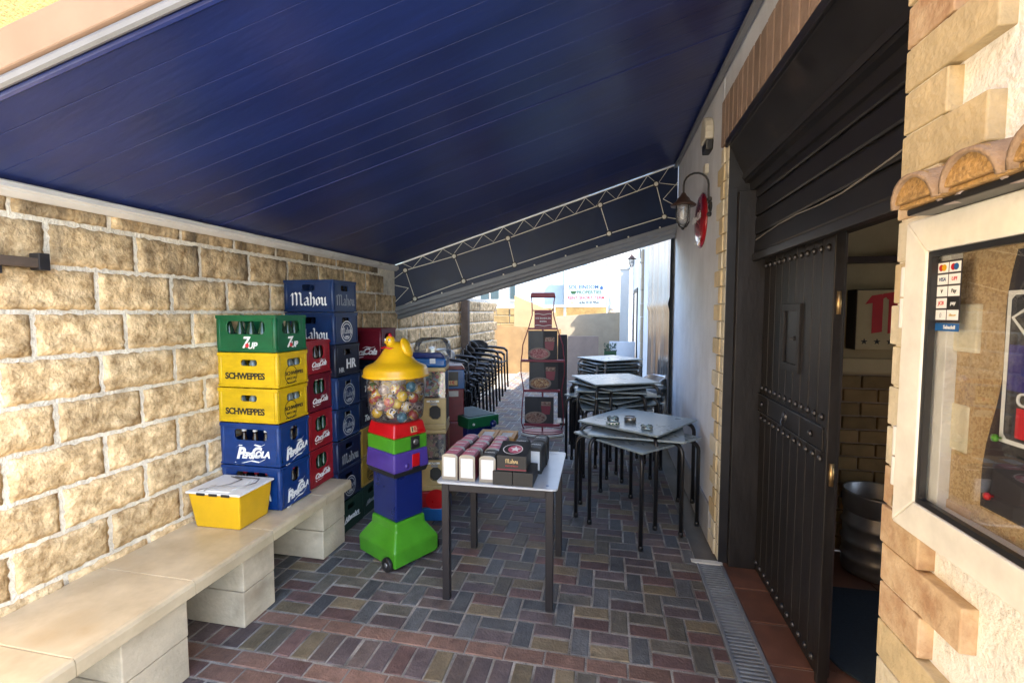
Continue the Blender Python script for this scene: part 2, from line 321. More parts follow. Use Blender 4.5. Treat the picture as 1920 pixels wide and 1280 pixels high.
def frame(o, x, y): # local matrix whose X and Y run along x and y
    x, y = Vector(x).normalized(), Vector(y).normalized(); z = x.cross(y); o = Vector(o)
    return Matrix(((x.x, y.x, z.x, o.x), (x.y, y.y, z.y, o.y), (x.z, y.z, z.z, o.z), (0, 0, 0, 1)))
def put(me, name, parent, o, x, y):
    ob = link(name, me, parent); ob.matrix_basis = frame(o, x, y); return ob
def nib_mesh(name, strokes, matn, nib=.16, ang=38, T=.0012, plain=False):
    """lettering drawn with a broad nib: every stroke is a polyline"""
    mb = MB().use(matn); dx, dy = nib / 2 * math.cos(R(ang)), nib / 2 * math.sin(R(ang))
    for k, st in enumerate(strokes):
        h = T + .00004 * k
        for (a, b), (c, d) in zip(st, st[1:]):
            if plain:
                L = math.hypot(c - a, d - b) or 1; ex, ey = -(d - b) / L * nib / 2, (c - a) / L * nib / 2
            else: ex, ey = dx, dy
            mb.poly([(a - ex, b - ey, h), (c - ex, d - ey, h), (c + ex, d + ey, h), (a + ex, b + ey, h)]); h += .000006
    return mb.mesh(name)
def arc(cx, cy, r, a0, a1, n=8, ry=None): return [(cx + r * math.cos(R(a0 + (a1 - a0) * k / n)), cy + (ry or r) * math.sin(R(a0 + (a1 - a0) * k / n))) for k in range(n + 1)]
def wob(x, y, z, s=1.0): return noise.noise(Vector((x * s, y * s, z * s)))

# ------------------------------------------------------------------ the setting: ground and pavers
XL = -2.425; XR = .76
tag(MB().use('ground').box(-300, 300, -300, 300, -.5, -.05).build('ground'), kind='structure')
mat('bounce_street', (.46, .42, .36), .9, var=.15, scale=3, bump=.3, bscale=60)
tag(MB().use('bounce_street').box(-2.6, 30, -40, -.6, -.08, -.012).build('bounce_street'), kind='structure')  # unseen ground behind the camera, laid pale to bounce sun under the canopy
pave = tag(MB().use('sand_joint').box(XL - .02, .612, -.6, 15.0, -.06, -.0035).build('pavement'), kind='structure')
def paver_mesh(w, d, m, seed):
    rg = random.Random(seed); mb = MB().use(m); w, d = w / 2, d / 2; j = lambda: rg.uniform(-.0025, .0025); b = .006
    lo = [(-w + j(), -d + j()), (w + j(), -d + j()), (w + j(), d + j()), (-w + j(), d + j())]
    hi = [(x * (1 - b / w), y * (1 - b / d), rg.uniform(-.001, .001)) for x, y in lo]
    mb.hexa([(x, y, -.03) for x, y in lo] + [(x, y, -.005) for x, y in lo]); mb.f.pop(1); mb.m.pop(1); mb.sm.pop(1)
    i = len(mb.v); mb.v += hi; mb.face([i, i + 1, i + 2, i + 3])
    for k in range(4): mb.face([i - 4 + k, i - 4 + (k + 1) % 4, i + (k + 1) % 4, i + k])
    return mb
PM = {}
def paver_variants(w, d, k):
    key = (w, d, k)
    if key not in PM: PM[key] = [paver_mesh(w, d, PAV[k], hash((round(w * 100), round(d * 100), k)) % 999 + q) for q in range(3)]
    return PM[key]
bricks = []
J = .008
def add_paver(x0, x1, y0, y1, k):
    if x1 < XL or x0 > .605: return
    x1 = min(x1, .61); x0 = max(x0, XL + .01)
    if x1 - x0 < .03: return
    bricks.append((round(x1 - x0 - J, 3), round(y1 - y0 - J, 3), k, (x0 + x1) / 2, (y0 + y1) / 2))
rp = random.Random(3); ch = rp.choice
def basket(y0, y1, phase0):
    r = 0; y = y0
    while y < y1:
        ph = phase0 - .1 * r; n0 = math.floor((XL - ph) / .3) - 1
        for n in range(n0, n0 + 13):
            x = ph + .3 * n
            add_paver(x - .05, x + .05, y, y + .2, ch(['grey', 'grey', 'slate', 'slate', 'grey', 'olive']))
            a, b = ch([('ochre', 'red'), ('olive', 'plum'), ('ochre', 'plum'), ('plum', 'olive'), ('red', 'ochre'), ('brown', 'plum'), ('red', 'olive'), ('plum', 'grey')])
            add_paver(x + .05, x + .25, y, y + .1, a); add_paver(x + .05, x + .25, y + .1, y + .2, b)
        r += 1; y += .2
def stretcher(y, ph, ks):
    x = XL - ph
    while x < .7: add_paver(x, x + .2, y, y + .1, ch(ks)); x += .2
Y0 = 2.222
basket(Y0, 14.7, -.72)
stretcher(Y0 - .1, .06, ['brick', 'brick', 'brick', 'red'])
x = XL
while x < .7: add_paver(x, x + .1, Y0 - .3, Y0 - .1, ch(['plum', 'brown', 'plum', 'brown', 'red', 'ochre', 'olive'])); x += .1
stretcher(Y0 - .4, .16, ['brick', 'brick', 'brick', 'red']); stretcher(Y0 - .5, .05, ['brick', 'red', 'brown', 'brick'])
basket(Y0 - 2.5, Y0 - .52, -.55)
near = sorted([b for b in bricks if b[4] > 1.72 and (b[3] > -1.95 or 2.05 < b[4] < 2.9)], key=lambda b: b[4])[:296]
ns = set(id(b) for b in near); PMESH = {}
rest = MB()
for b in bricks:
    w, d, k, x, y = b; v = rp.randrange(3); mbv = paver_variants(w, d, k)[v]
    if id(b) in ns:
        key = (w, d, k, v)
        if key not in PMESH: PMESH[key] = mbv.mesh('paver')
        link('paver', PMESH[key], pave, (x, y, rp.uniform(-.0015, .0015)), (rp.uniform(-.006, .006), rp.uniform(-.006, .006), rp.uniform(-.006, .006)))
    else:
        i = len(rest.v); dz = rp.uniform(-.0015, .0015); rest.use(PAV[k]); rest.v += [(a + x, c + y, e + dz) for a, c, e in mbv.v]
        for f in mbv.f: rest.face([q + i for q in f])
tag(rest.build('paver_field', pave), kind='stuff')

# ------------------------------------------------------------------ left: block wall, neighbour's house above it
wall = thing('block_wall', 'long split-face ochre block wall behind the stacked crates', 'wall', (XL, 0, 0))
MB().use('mortar').box(-.2, .004, -1.0, 5.03, -.03, 2.225).box(-.2, .004, 5.03, 9.75, -.03, 1.95).build('mortar_bed', wall)
def block_mesh(L, H, seed, ny=18, nz=9):
    mb = MB().use('split_block', True); i = 0
    for b in range(nz + 1):
        for a in range(ny + 1):
            u, v = a / ny, b / nz; e = min(u, 1 - u) * L; g = min(v, 1 - v) * H; ed = min(1, .25 + min(e, g) / .016)
            y = (u - .5) * L + (wob(seed, v * 11, u * 3) * .010 if a in (0, ny) else wob(u * 9, v * 9, seed + 5) * .006); z = (v - .5) * H + (wob(seed + 3, u * 17, v) * .009 if b in (0, nz) else wob(v * 9, u * 7, seed) * .005)
            x = .004 + ed * (.013 + .010 * wob(u * 4.3 + seed, v * 2.6, 1.7) + .008 * wob(u * 13 + seed, v * 7, 4.1) + .005 * wob(u * 27, v * 14 + seed, 9))
            mb.v.append((x, y, z))
    for b in range(nz):
        for a in range(ny): q = b * (ny + 1) + a; mb.face([q, q + 1, q + ny + 2, q + ny + 1])
    rim = [a for a in range(ny + 1)] + [b * (ny + 1) + ny for b in range(1, nz + 1)] + [nz * (ny + 1) + a for a in range(ny - 1, -1, -1)] + [b * (ny + 1) for b in range(nz - 1, 0, -1)]
    i = len(mb.v); mb.v += [(-.02, mb.v[k][1], mb.v[k][2]) for k in rim]; mb.smooth = False
    for k in range(len(rim)): k2 = (k + 1) % len(rim); mb.face([rim[k], i + k, i + k2, rim[k2]])
    return mb.mesh('block')
BV = [block_mesh(.369, .178, s * 7.3) for s in range(9)]; BH = [block_mesh(.372, .10, 40 + s * 5.1, nz=4) for s in range(3)]
BHALF = block_mesh(.176, .181, 91.3, ny=7)
rb = random.Random(5); PIT = .392
for row in range(-1, 11):
    z = .6 + .2 * row - .2
    off = [1.535, 1.79, 1.605, 1.80][(10 - row) % 4] if row >= 6 else (1.60 if row % 2 == 0 else 1.80)
    hz = 2.155 if row == 9 else z
    if row == 10: continue
    y = off - PIT * 4
    while y < 9.7:
        c = y + PIT / 2; top = 2.225 if c < 4.8 else 1.95
        if c > .9 and z < top - .06 and not (z < .4 and c < 3.3 and c > 3.0):
            me = rb.choice(BV if z + .1 <= top + .01 else BH)
            link('block', me, wall, (0, c, z if z + .1 <= top + .01 else top - .055), (rb.choice([0, 0, math.pi]), 0, 0) if me in BV else None)
        y += PIT
for k in range(-1, 12):
    c = 1.5 + PIT * (k + .45)
    if 1.0 < c < 4.8: link('block', rb.choice(BH), wall, (0, c, 2.164), None)

nb = thing('neighbour_house', 'sunlit yellow stucco house rising above the block wall', 'building', (-2.62, 0, 0))
MB().use('yellow_stucco').box(-4, 0, -9, 5.2, 0, 6.2).build('wall', nb)
MB().use('render_cream').box(-4.1, .06, -9.05, 5.25, 6.2, 6.35).build('cornice', nb)

# iron bracket with a timber stub on the near end of the block wall
br = thing('wall_bracket', 'dark weathered timber stub with iron plate on the block wall', 'bracket', (XL, 1.4, 1.9))
MB().use('wood_weathered').box(.012, .06, -.30, .16, -.012, .028).build('timber', br, .003)
MB().use('dark_metal').box(.010, .066, .135, .175, -.022, .05).build('end_plate', br, .002)
MB().use('dark_metal').box(.010, .05, -.12, .02, -.045, -.012).build('strap', br, .002)

# ------------------------------------------------------------------ stone bench
bench = thing('stone_bench', 'long cream stone bench on block piers along the block wall', 'bench', (0, 0, 0))
BX1 = -1.855
ys = [.2, .72, 1.24, 1.735, 2.245, 2.755, 3.07]
for a, b in zip(ys, ys[1:]):
    MB().use('bench_stone').box(XL + .012, BX1 - .02, a + .0015, b - .0015, .418, .458).build('seat_slab', bench, .004)
    MB().use('bench_stone').prism([(BX1 - .0185, .395), (BX1, .395), (BX1, .44), (BX1 - .006, .455), (BX1 - .0185, .459)], 'y', a + .0015, b - .0015).build('nosing', bench)
MB().use('joint_dark').box(XL + .02, BX1 - .012, .2, 3.065, .40, .4175).build('bed', bench)
for a, b in ((1.42, 1.72), (2.055, 2.29), (2.765, 3.03), (.5, .8)):
    for z0, z1 in ((0, .2), (.2, .4)):
        MB().use('pier_stone').box(XL + .03, BX1 - .035 - (.0 if z0 else .003), a, b, z0 + .002, z1 - .003).build('pier_block', bench, .005)

# ------------------------------------------------------------------ right: cafe building
cafe = thing('cafe_building', 'pale stucco cafe building with brick quoins around its dark doorway', 'building', (XR, 0, 0))
def fac(m, y0, y1, z0, z1, name='wall', x0=0, x1=.25): return MB().use(m).box(x0, x1, y0, y1, z0, z1).build(name, cafe)
fac('grey_stucco', 3.50, 8.8, -.03, 6.2); fac('white_stucco', .08, 1.27, -.03, 6.2, x0=.012)
fac('grey_stucco', 1.27, 3.545, 3.13, 6.2, x0=.004); fac('grey_stucco', 8.8, 16.0, -.03, 3.1, x0=.02)
MB().use('plaster_skirt').box(-.018, 0, 3.56, 6.0, 0, .28).build('skirting', cafe, .004)
MB().use('mortar').box(.012, .24, 3.30, 3.50, -.03, 2.80).box(-.014, .24, 1.275, 1.404, -.03, 3.1).box(.012, .24, 1.27, 3.545, 2.802, 3.13).build('jamb_core', cafe)
MB().use('white_render').box(.02, .25, 8.8, 16, 3.1, 3.3).box(.25, 6, .08, .3, -.03, 6.2).build('parapet', cafe)
# quoins of the far jamb
rq = random.Random(11); z = 0.0; k = 0
while z < 2.8:
    h = .117; Ln = .275 if k % 2 == 0 else .165
    MB().use(rq.choice(['quoin_yellow', 'quoin_cream', 'quoin_yellow'])).box(-.013 - rq.random() * .005, .011, 3.382, 3.302 + Ln + rq.uniform(-.01, .015), z + .004, min(z + h, 2.80) - .003).build('brick', cafe, .006)
    MB().use('quoin_cream').box(-.007, .2, 3.300, 3.379, z + .003, min(z + h, 2.80) - .002).build('brick', cafe, .006)
    z += h; k += 1
# quoins of the near pillar
z = .971 - .107 * 9; k = 1
while z < 3.1:
    Ln = .29 if k % 2 == 0 else .155
    MB().use(rq.choice(['quoin_yellow', 'quoin_orange', 'quoin_yellow', 'quoin_orange', 'quoin_cream'])).box(-.020 - rq.random() * .006, .2, 1.412 - Ln + rq.uniform(-.015, .01), 1.408 + rq.uniform(-.003, .004), z + .003, z + .104).build('brick', cafe, .0035)
    z += .107; k += 1
# soldier course above the doorway
y = 1.44
while y < 3.5:
    MB().use('soldier_brick').box(-.012 - rq.random() * .004, .01, y + .006, y + .095, 2.822, 3.125).build('brick', cafe, .005); y += .103
# shutter housing and curtain
sh = MB().use('shutter_metal').build if False else None
shut = tag(MB().use('shutter_metal').prism([(-.008, 2.80), (-.008, 2.777), (.002, 2.768), (.085, 2.585), (.095, 2.53), (.125, 2.525), (.13, 2.47), (.36, 2.47), (.36, 2.80)], 'y', 1.425, 3.295).build('shutter_housing', cafe))
MB().use('dark_metal').box(-.026, -.009, 1.412, 3.312, 2.766, 2.816).build('drip_edge', shut, .003)
MB().use('dark_metal').prism([(.087, 2.578), (.075, 2.572), (.083, 2.545), (.0935, 2.552)], 'y', 1.426, 3.29).build('lip', shut)
z = 2.07
while z < 2.46:
    MB().use('shutter_metal').prism([(.150, z + .003), (.146, z + .012), (.150, z + .1), (.156, z + .113), (.166, z + .113), (.166, z + .003)], 'y', 1.43, 3.26).build('slat', shut); z += .1155
MB().use('dark_metal').box(.135, .175, 1.43, 3.28, 2.025, 2.069).build('bottom_bar', shut, .004)
def zc(y): return 2.155 + .025 * math.sin(y * 3) + max(0, (2.2 - y)) * .16
MB().use('taupe_rail').tube([(.143, y, zc(y)) for y in [3.2, 3.0, 2.8, 2.55, 2.3, 2.1, 1.9, 1.75, 1.6, 1.5]], .0035, 5).build('bent_edge', shut)
# door frame, closed far leaf with planks, rails and studs
fr = MB().use('door_wood').box(.05, .30, 3.235, 3.297, 0, 2.47).box(.196, .24, 2.262, 2.292, 0, 2.05).box(.14, .30, 1.425, 1.47, 0, 2.02).box(.18, .30, 1.47, 3.235, 2.052, 2.47)
fr.build('door_frame', cafe, .004)
MB().use('dark_metal').box(-.002, .3, 3.2965, 3.2995, 0, 2.799).build('reveal_plate', cafe)
MB().use('dark_metal').box(-.004, .05, 3.282, 3.2985, 0, 2.5).build('shutter_guide', cafe, .002)
door = MB().use('door_edge').box(.222, .262, 2.297, 3.228, .012, 2.045).build('door', cafe, .003)
npl = 9; pw = .918 / npl
for i in range(npl):
    a = 2.304 + pw * i; MB().use('door_wood').box(.2085, .2215, a + .002, a + pw - .002, .015, 2.04).build('plank', door, .003)
for z0, z1 in ((1.075, 1.175),):
    MB().use('door_wood').box(.194, .208, 2.305, 3.215, z0, z1).build('rail', door, .003)
    MB().use('stud_iron').box(.190, .207, 2.305, 3.215, z1 + .001, z1 + .008).box(.190, .207, 2.305, 3.215, z0 - .008, z0 - .001).box(.189, .1935, 2.55, 2.557, z0, z1).box(.189, .1935, 3.02, 3.027, z0, z1).build('rail_edge', door)
stud = MB().use('stud_iron', True).lathe([(.017, 0), (.015, -.007), (.008, -.013), (0.0005, -.015)], 8, axis='x').mesh('stud')
for zz in (1.99, 1.222, 1.028, .075):
    for i in range(12): link('stud', stud, door, (.2075, 2.345 + .0765 * i, zz))
for yy in (2.42, 3.13): link('stud', stud, door, (.192, yy, 1.125))
MB().use('stud_iron').lathe([(.032, 0), (.026, -.008), (.012, -.012)], 12, (.1935, 2.76, 1.128), 'x').tube([(.185, 2.76, 1.12), (.172, 2.74, 1.10), (.17, 2.72, 1.085)], .007, 6).build('knocker', door)
MB().use('door_wood').panel((.194, 2.86, 1.385), (0, -1, 0), (0, 0, 1), (-1, 0, 0), .25, .36, .014, (.035, .215, .04, .32), .02).build('hatch_frame', door, .002)
MB().use('lamp_iron').box(.2078, .2084, 2.645, 2.825, 1.425, 1.705).build('hatch_pane', door)
MB().use('stud_iron').box(.196, .206, 2.69, 2.705, 1.55, 1.575).tube([(.2, 2.70, 1.56), (.19, 2.71, 1.56)], .006, 6).build('latch', door)
for zz in (1.74, .98): MB().use('brass', True).lathe([(.009, -.05), (.009, -.02), (.0105, -.018), (.0105, .018), (.009, .02), (.009, .05)], 8, (.218, 2.258, zz)).build('hinge', door)
# room behind the doorway
room = tag(MB().use('clay_tile').box(.245, 4.2, .42, 3.62, -.03, -.004).build('interior_floor', cafe))
MB().use('interior_cream').box(.30, 4.2, 3.62, 3.78, 1.27, 2.7).build('interior_wall', cafe)
MB().use('grout').box(.30, 4.2, 3.628, 3.78, 0, 1.27).box(4.2, 4.3, .4, 3.78, 0, .8).box(4.2, 4.3, .4, 3.78, 2.4, 2.7).box(4.2, 4.3, .4, .8, .8, 2.4).box(4.2, 4.3, 1.9, 3.78, .8, 2.4).build('interior_wall', cafe)
MB().use('pane').box(4.24, 4.245, .8, 1.9, .8, 2.4).build('added_back_window', cafe)  # unseen opening added to let daylight into the dim room
MB().use('interior_dark').box(.26, 4.3, .4, 3.79, 2.7, 2.8).build('ceiling', cafe)
rr_ = random.Random(2); z = .02
r_ = 0
while z < 1.22:
    x = .32 - (r_ % 2) * .11
    while x < 1.7:
        if x + .2 > .34: MB().use('interior_brick').box(max(x, .31) + .004, x + .206, 3.606, 3.64, z + .004, z + .088).build('brick', cafe, .005)
        x += .215
    z += .096; r_ += 1
MB().use('interior_cream').box(.30, 2.2, 3.56, 3.619, 1.285, 1.385).build('ledge', cafe, .006)
MB().use('door_edge').box(.30, 2.2, 3.52, 3.615, 2.03, 2.07).build('shelf', cafe, .004)
# threshold tiles beside the channel
MB().use('grout').box(.022, .246, 1.2, 3.30, -.04, -.012).build('tile_bed', cafe)
for a, b in ((3.0, 3.297), (2.68, 2.99), (2.36, 2.67), (2.04, 2.35), (1.72, 2.03), (1.4, 1.71)):
    MB().use('clay_tile').box(.028, .245, a + .003, b - .003, -.02, -.002).build('tile', cafe, .003)
for ix in range(4):
    for iy in range(5): MB().use('clay_tile').box(.252 + .312 * ix, .252 + .312 * ix + .306, 3.30 - .312 * (iy + 1), 3.30 - .312 * iy - .006, -.0035, .004).build('tile', cafe, .002)
# window and door of the far stretch
MB().use('dark_metal').panel((-.01, 14.6, .05), (0, -1, 0), (0, 0, 1), (-1, 0, 0), 1.7, 2.3, .05, (.1, 1.6, .1, 2.2), .01).build('far_door', cafe)
MB().use('dark_glass').box(.005, .015, 13.0, 14.5, .15, 2.25).build('far_pane', cafe)
z = .1; k = 0
while z < 3.0:
    MB().use('render_cream').box(-.03, .019, 10.8, 11.0 + (.22 if k % 2 else .1), z, z + .29).build('quoin_stone', cafe, .006); z += .3; k += 1

# drainage channel in front of the doorway
dr = thing('drain_channel', 'narrow steel drain channel with slotted grate beside the doorway', 'drain', (.695, 0, 0))
MB().use('drain_dark').box(-.075, .075, .6, 3.245, -.10, -.085).build('channel', dr)
MB().use('grate_steel').box(-.082, -.066, .6, 3.245, -.10, .001).box(.066, .085, .6, 3.245, -.10, .002).build('edge', dr, .002)
gm = MB().use('grate_steel').box(-.065, .065, -.0065, .0065, -.012, -.001).mesh('bar', .0015, 1)
y = 1.3
while y < 3.235: link('bar', gm, dr, (0, y, 0)); y += .0265
MB().use('cream_frame').box(-.115, .085, 3.248, 3.296, -.03, .004).build('end_stop', dr, .004)
tag(MB().use('mat_blue').prism([(1.10, 2.38), (1.16, 2.30), (1.95, 2.30), (1.95, 3.10), (1.07, 3.10), (1.07, 2.5)], 'z', .005, .017).build('door_mat', None, .002), 'dark blue rubber door mat inside the doorway', 'mat')

# ------------------------------------------------------------------ blue canopy over the alley
can = thing('blue_canopy', 'sloping blue sheet canopy spanning the alley between the walls', 'canopy', (0, 0, 0))
def roof(s, t, dz=0):       # s: 0 left wall .. 1 right wall, t: 0 near .. 1 far
    yl, yr = 1.15 + 3.85 * t, 1.48 + 4.13 * t
    zr = 3.30 + .07 * t
    return Vector((XL + .005 + (XR - .01 - XL) * s, yl + (yr - yl) * s, 2.235 + (zr - 2.235) * s + dz))
ts = [0] + [.03 + .041 * k for k in range(8)] + [.355, .48, .61, .74, .87, 1.0]
for a, b in zip(ts, ts[1:]):
    g = .0004 if a < .35 else .0003
    MB().use('blue_sheet').hexa([roof(0, a + g), roof(1, a + g), roof(1, b - g), roof(0, b - g), roof(0, a + g, .02), roof(1, a + g, .02), roof(1, b - g, .02), roof(0, b - g, .02)]).build('panel', can, .001)
MB().use('blue_seam').hexa([roof(0, .001, .0035), roof(1, .001, .0035), roof(1, .999, .0035), roof(0, .999, .0035), roof(0, .001, .012), roof(1, .001, .012), roof(1, .999, .012), roof(0, .999, .012)]).build('seam_backing', can)
for t in (.355,): MB().use('blue_seam').tube([roof(0, t, -.001), roof(1, t, -.001)], .0042, 5).build('keder_rail', can)
def q(s, t, dy, dz): p = roof(s, t, dz); p.y += dy; return p
MB().use('fascia_beige').hexa([q(0, 0, -.07, .03), q(1, 0, -.07, .03), q(1, 0, -.012, .03), q(0, 0, -.012, .03), q(0, 0, -.07, .15), q(1, 0, -.07, .15), q(1, 0, -.012, .15), q(0, 0, -.012, .15)]).build('fascia', can, .006)
MB().use('grey_bar').tube([q(0, 0, -.045, .012), q(1, 0, -.045, .012)], .016, 8).build('front_tube', can)
MB().use('blue_sheet').tube([q(0, 0, -.012, .004), q(1, 0, -.012, .004)], .013, 8).build('front_hem', can)
MB().use('white_alu').prism([(XL + .002, 2.17), (XL + .03, 2.17), (XL + .055, 2.19), (XL + .055, 2.225), (XL + .045, 2.233), (XL + .002, 2.233)], 'y', .9, 5.03).build('wall_profile', can)
MB().use('white_alu').tube([(XL + .058, .9, 2.205), (XL + .058, 5.0, 2.205)], .008, 6).build('bead', can)
MB().use('grey_bar').hexa([roof(.985, 0, -.045), roof(.999, 0, -.045), roof(.999, 1, -.045), roof(.985, 1, -.045), roof(.985, 0, -.012), roof(.999, 0, -.012), roof(.999, 1, -.012), roof(.985, 1, -.012)]).build('wall_flashing', can, .004)
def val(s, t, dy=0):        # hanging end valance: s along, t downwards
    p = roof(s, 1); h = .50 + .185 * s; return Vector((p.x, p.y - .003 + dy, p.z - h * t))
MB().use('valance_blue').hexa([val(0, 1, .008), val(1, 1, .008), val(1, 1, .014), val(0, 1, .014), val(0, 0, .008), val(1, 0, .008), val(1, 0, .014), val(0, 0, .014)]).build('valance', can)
valo = can.children[-1]
top = [(.04, .2), (.215, .26), (.406, .27), (.73, .24), (.924, .21)]; bot = [(.073, .907), (.248, .845), (.429, .834), (.762, .795), (.9545, .80)]
pr = MB().use('white_print'); NRM = (0, -1, 0)
pr.ribbon([val(0, .015, .0035), val(1, .015, .0035)], .013, NRM)
pr.ribbon([val(*p, .0045) for p in top], .010, NRM); pr.ribbon([val(*p, .0045) for p in bot], .010, NRM)
for a, b in zip(top, bot): pr.ribbon([val(*a, .0055), val(*b, .0055)], .008, NRM)
for k in range(13):
    s0 = .03 + .072 * k; yt = .20 + .05 * math.sin(s0 * 3)
    pr.ribbon([val(s0, .02, .0065), val(s0 + .036, yt, .0065), val(s0 + .072, .02, .0065)], .006, NRM)
for a in ((0, .45, .05, .62), (0, .85, .05, .62), (0, .3, .04, .2), (0, 1, .07, .93), (1, .3, .95, .5), (1, .7, .95, .5), (1, .35, .93, .2), (1, .9, .955, .8)): pr.ribbon([val(a[0], a[1], .0072), val(a[2], a[3], .0072)], .006, NRM)
pr.build('printed_lines', valo)
dm = MB().use('white_print').lathe([(.024, 0), (.022, -.006), (.015, -.009), (.0005, -.010)], 14, axis='y').use('lamp_iron').lathe([(.036, .002), (.034, -.002), (.024, -.002)], 14, axis='y').mesh('printed_disc')
for p in top + bot: link('printed_disc', dm, valo, val(*p, .001))
dm2 = MB().use('white_print').lathe([(.010, 0), (.009, -.005), (.0005, -.007)], 8, axis='y').mesh('printed_dot')
for k in range(9): link('printed_dot', dm2, valo, val(.06 + .11 * k, .955, .002))
def bar(dy, dz): a = val(0, 1); b = val(1, 1); return a + Vector((.0, dy, dz)), b + Vector((0, dy, dz))
fb = MB().use('grey_bar')
prof = [(0, .02), (0, -.03), (.02, -.035), (.03, -.075), (.06, -.08), (.07, -.12), (.14, -.125), (.14, .02)]
i0 = 0; A = [bar(*p)[0] for p in prof]; B = [bar(*p)[1] for p in prof]; n = len(prof); fb.v += [tuple(v) for v in A + B]
fb.face(list(range(n))[::-1]); fb.face([n + k for k in range(n)])
for k in range(n): fb.face([k, (k + 1) % n, n + (k + 1) % n, n + k])
fb.build('front_bar', can, .004)

# clear roll-down side curtain on the right wall beyond the canopy
sc_ = thing('plastic_curtain', 'creased silvery plastic side curtain hanging on the right wall', 'curtain', (XR, 0, 0))
mb = MB().use('pvc_silver', True); ny, nz = 60, 34
for b in range(nz + 1):
    for a in range(ny + 1):
        y = 5.75 + 2.85 * a / ny; z = .06 + 2.95 * b / nz; fold = .022 * wob(y * 5, z * .35, 2) + .012 * wob(y * 13, z * .6, 7) + .008 * math.sin(y * 21 + 2 * wob(y, z, 1))
        mb.v.append((-.055 + fold - (.02 if 1.75 < z < 1.8 else 0), y, z))
for b in range(nz):
    for a in range(ny): k = b * (ny + 1) + a; mb.face([k, k + 1, k + ny + 2, k + ny + 1])
cu = mb.build('sheet', sc_); so = cu.modifiers.new('thick', 'SOLIDIFY'); so.thickness = .002
MB().use('black_plastic').tube([(-.06, 5.7, 3.03), (-.06, 8.62, 3.03)], .03, 10).build('roller', sc_)

# ------------------------------------------------------------------ display case, tiles, lamp, plaque, siren on the right wall
dc = thing('display_case', 'cream framed glazed menu case with cork back on the near pillar', 'display case', (XR - .03, 0, 0))
y0, y1, z0, z1, fw = .42, 1.292, 1.185, 1.912, .078
fx = -.034
for nm, pts in (('frame_stile', [(y1, z0), (y1, z1), (y1 - fw, z1 - fw), (y1 - fw, z0 + fw)]), ('frame_stile', [(y0, z1), (y0, z0), (y0 + fw, z0 + fw), (y0 + fw, z1 - fw)]), ('frame_rail', [(y1 - .001, z0), (y0 + .001, z0), (y0 + fw, z0 + fw - .001), (y1 - fw, z0 + fw - .001)]), ('frame_rail', [(y0 + .001, z1), (y1 - .001, z1), (y1 - fw, z1 - fw + .001), (y0 + fw, z1 - fw + .001)])):
    MB().use('cream_frame').prism(pts, 'x', fx, fx + .024).build(nm, dc, .004)
MB().use('black_plastic').panel((fx + .004, y1 - fw - .0005, z0 + fw + .0005), (0, -1, 0), (0, 0, 1), (-1, 0, 0), y1 - y0 - 2 * fw - .001, z1 - z0 - 2 * fw - .001, .014, (.012, y1 - y0 - 2 * fw - .013, .012, z1 - z0 - 2 * fw - .013), .004).build('gasket', dc)
MB().use('white_alu').box(fx + .0245, .028, y1 - .115, y1 - .016, z0 + .01, z1 - .01).box(fx + .0245, .028, y0 + .01, y1 - .116, z0 + .01, z0 + .085).box(fx + .0245, .028, y0 + .01, y1 - .116, z1 - .085, z1 - .01).build('case_side', dc, .002)
MB().use('cork').box(.012, .0275, y0 + .02, y1 - .116, z0 + .0855, z1 - .0855).build('cork_board', dc)
MB().use('pane').box(fx + .0185, fx + .0225, y0 + fw + .001, y1 - fw - .001, z0 + fw + .001, z1 - fw - .001).build('glass', dc)
for zz in (1.735, 1.345):
    for d in (-.0375, .0375): MB().use('white_alu', True).lathe([(.0115, -.036), (.0115, .036)], 10, (fx + .012, y1 + .010, zz + d)).build('hinge', dc, .0015)
MB().use('dark_metal').box(fx + .026, .03, y1 - .0155, y1 - .002, z0 + .006, z1 - .006).build('back_edge', dc)
MB().use('brass').box(fx + .006, fx + .02, y1 + .002, y1 + .014, 1.215, 1.245).build('lock', dc, .002)
# things pinned inside and stuck on the glass
ps = thing('menu_poster', 'dark wavy-edged menu poster with white outline pinned in the glazed case', 'poster', (XR - .03, 0, 0))
mb = MB().use('poster_dark'); L = []
for k in range(13):
    z = 1.815 - .50 * k / 12; L.append((1.028 + .05 * k / 12 + .008 * math.sin(k * .8), z))
prof = L + [(.56, 1.315), (.56, 1.815)]
mb.prism(prof, 'x', .004, .0055).build('sheet', ps)
mb = MB().use('print_white').panel((.0035, 1.042, 1.455), (0, -1, 0), (0, 0, 1), (-1, 0, 0), .44, .285, .0006, (.008, .432, .008, .277), .03); mb.build('white_outline', ps)
MB().use('poster_blue').box(.0032, .0036, .63, 1.032, 1.555, 1.64).build('photo', ps); MB().use('print_red').box(.0032, .0036, .63, 1.008, 1.47, 1.525).build('photo', ps)
w_ = MB().use('print_white'); w_.ribbon([(.0028, .985, 1.715), (.0028, 1.028, 1.69), (.0028, .99, 1.65)], .007, (-1, 0, 0)); w_.build('arrow_line', ps)
put(text_mesh('Comidas', .036, 0, .0004), 'lettering', ps, (.0028, .945, 1.54), (0, -1, 0), (0, 0, 1))
for nm, c, yy, zz, lb in (('push_pin', 'toy_red', 1.045, 1.345, 'red round push pin in the lower corner of the dark poster'), ('push_pin', 'toy_green', 1.036, 1.462, 'green round push pin at the corner of the white outline')):
    tag(MB().use(c, True).lathe([(.002, .0), (.002, -.006), (.0075, -.008), (.007, -.013), (.0005, -.0145)], 12, axis='x').build(nm, None, 0, (XR - .0275, yy, zz)), lb, 'pin', 'pins holding the menu poster')
st = thing('payment_sticker', 'sheet of small payment card logos stuck on the case glass', 'sticker', (XR - .03 + fx + .0180, 0, 0))
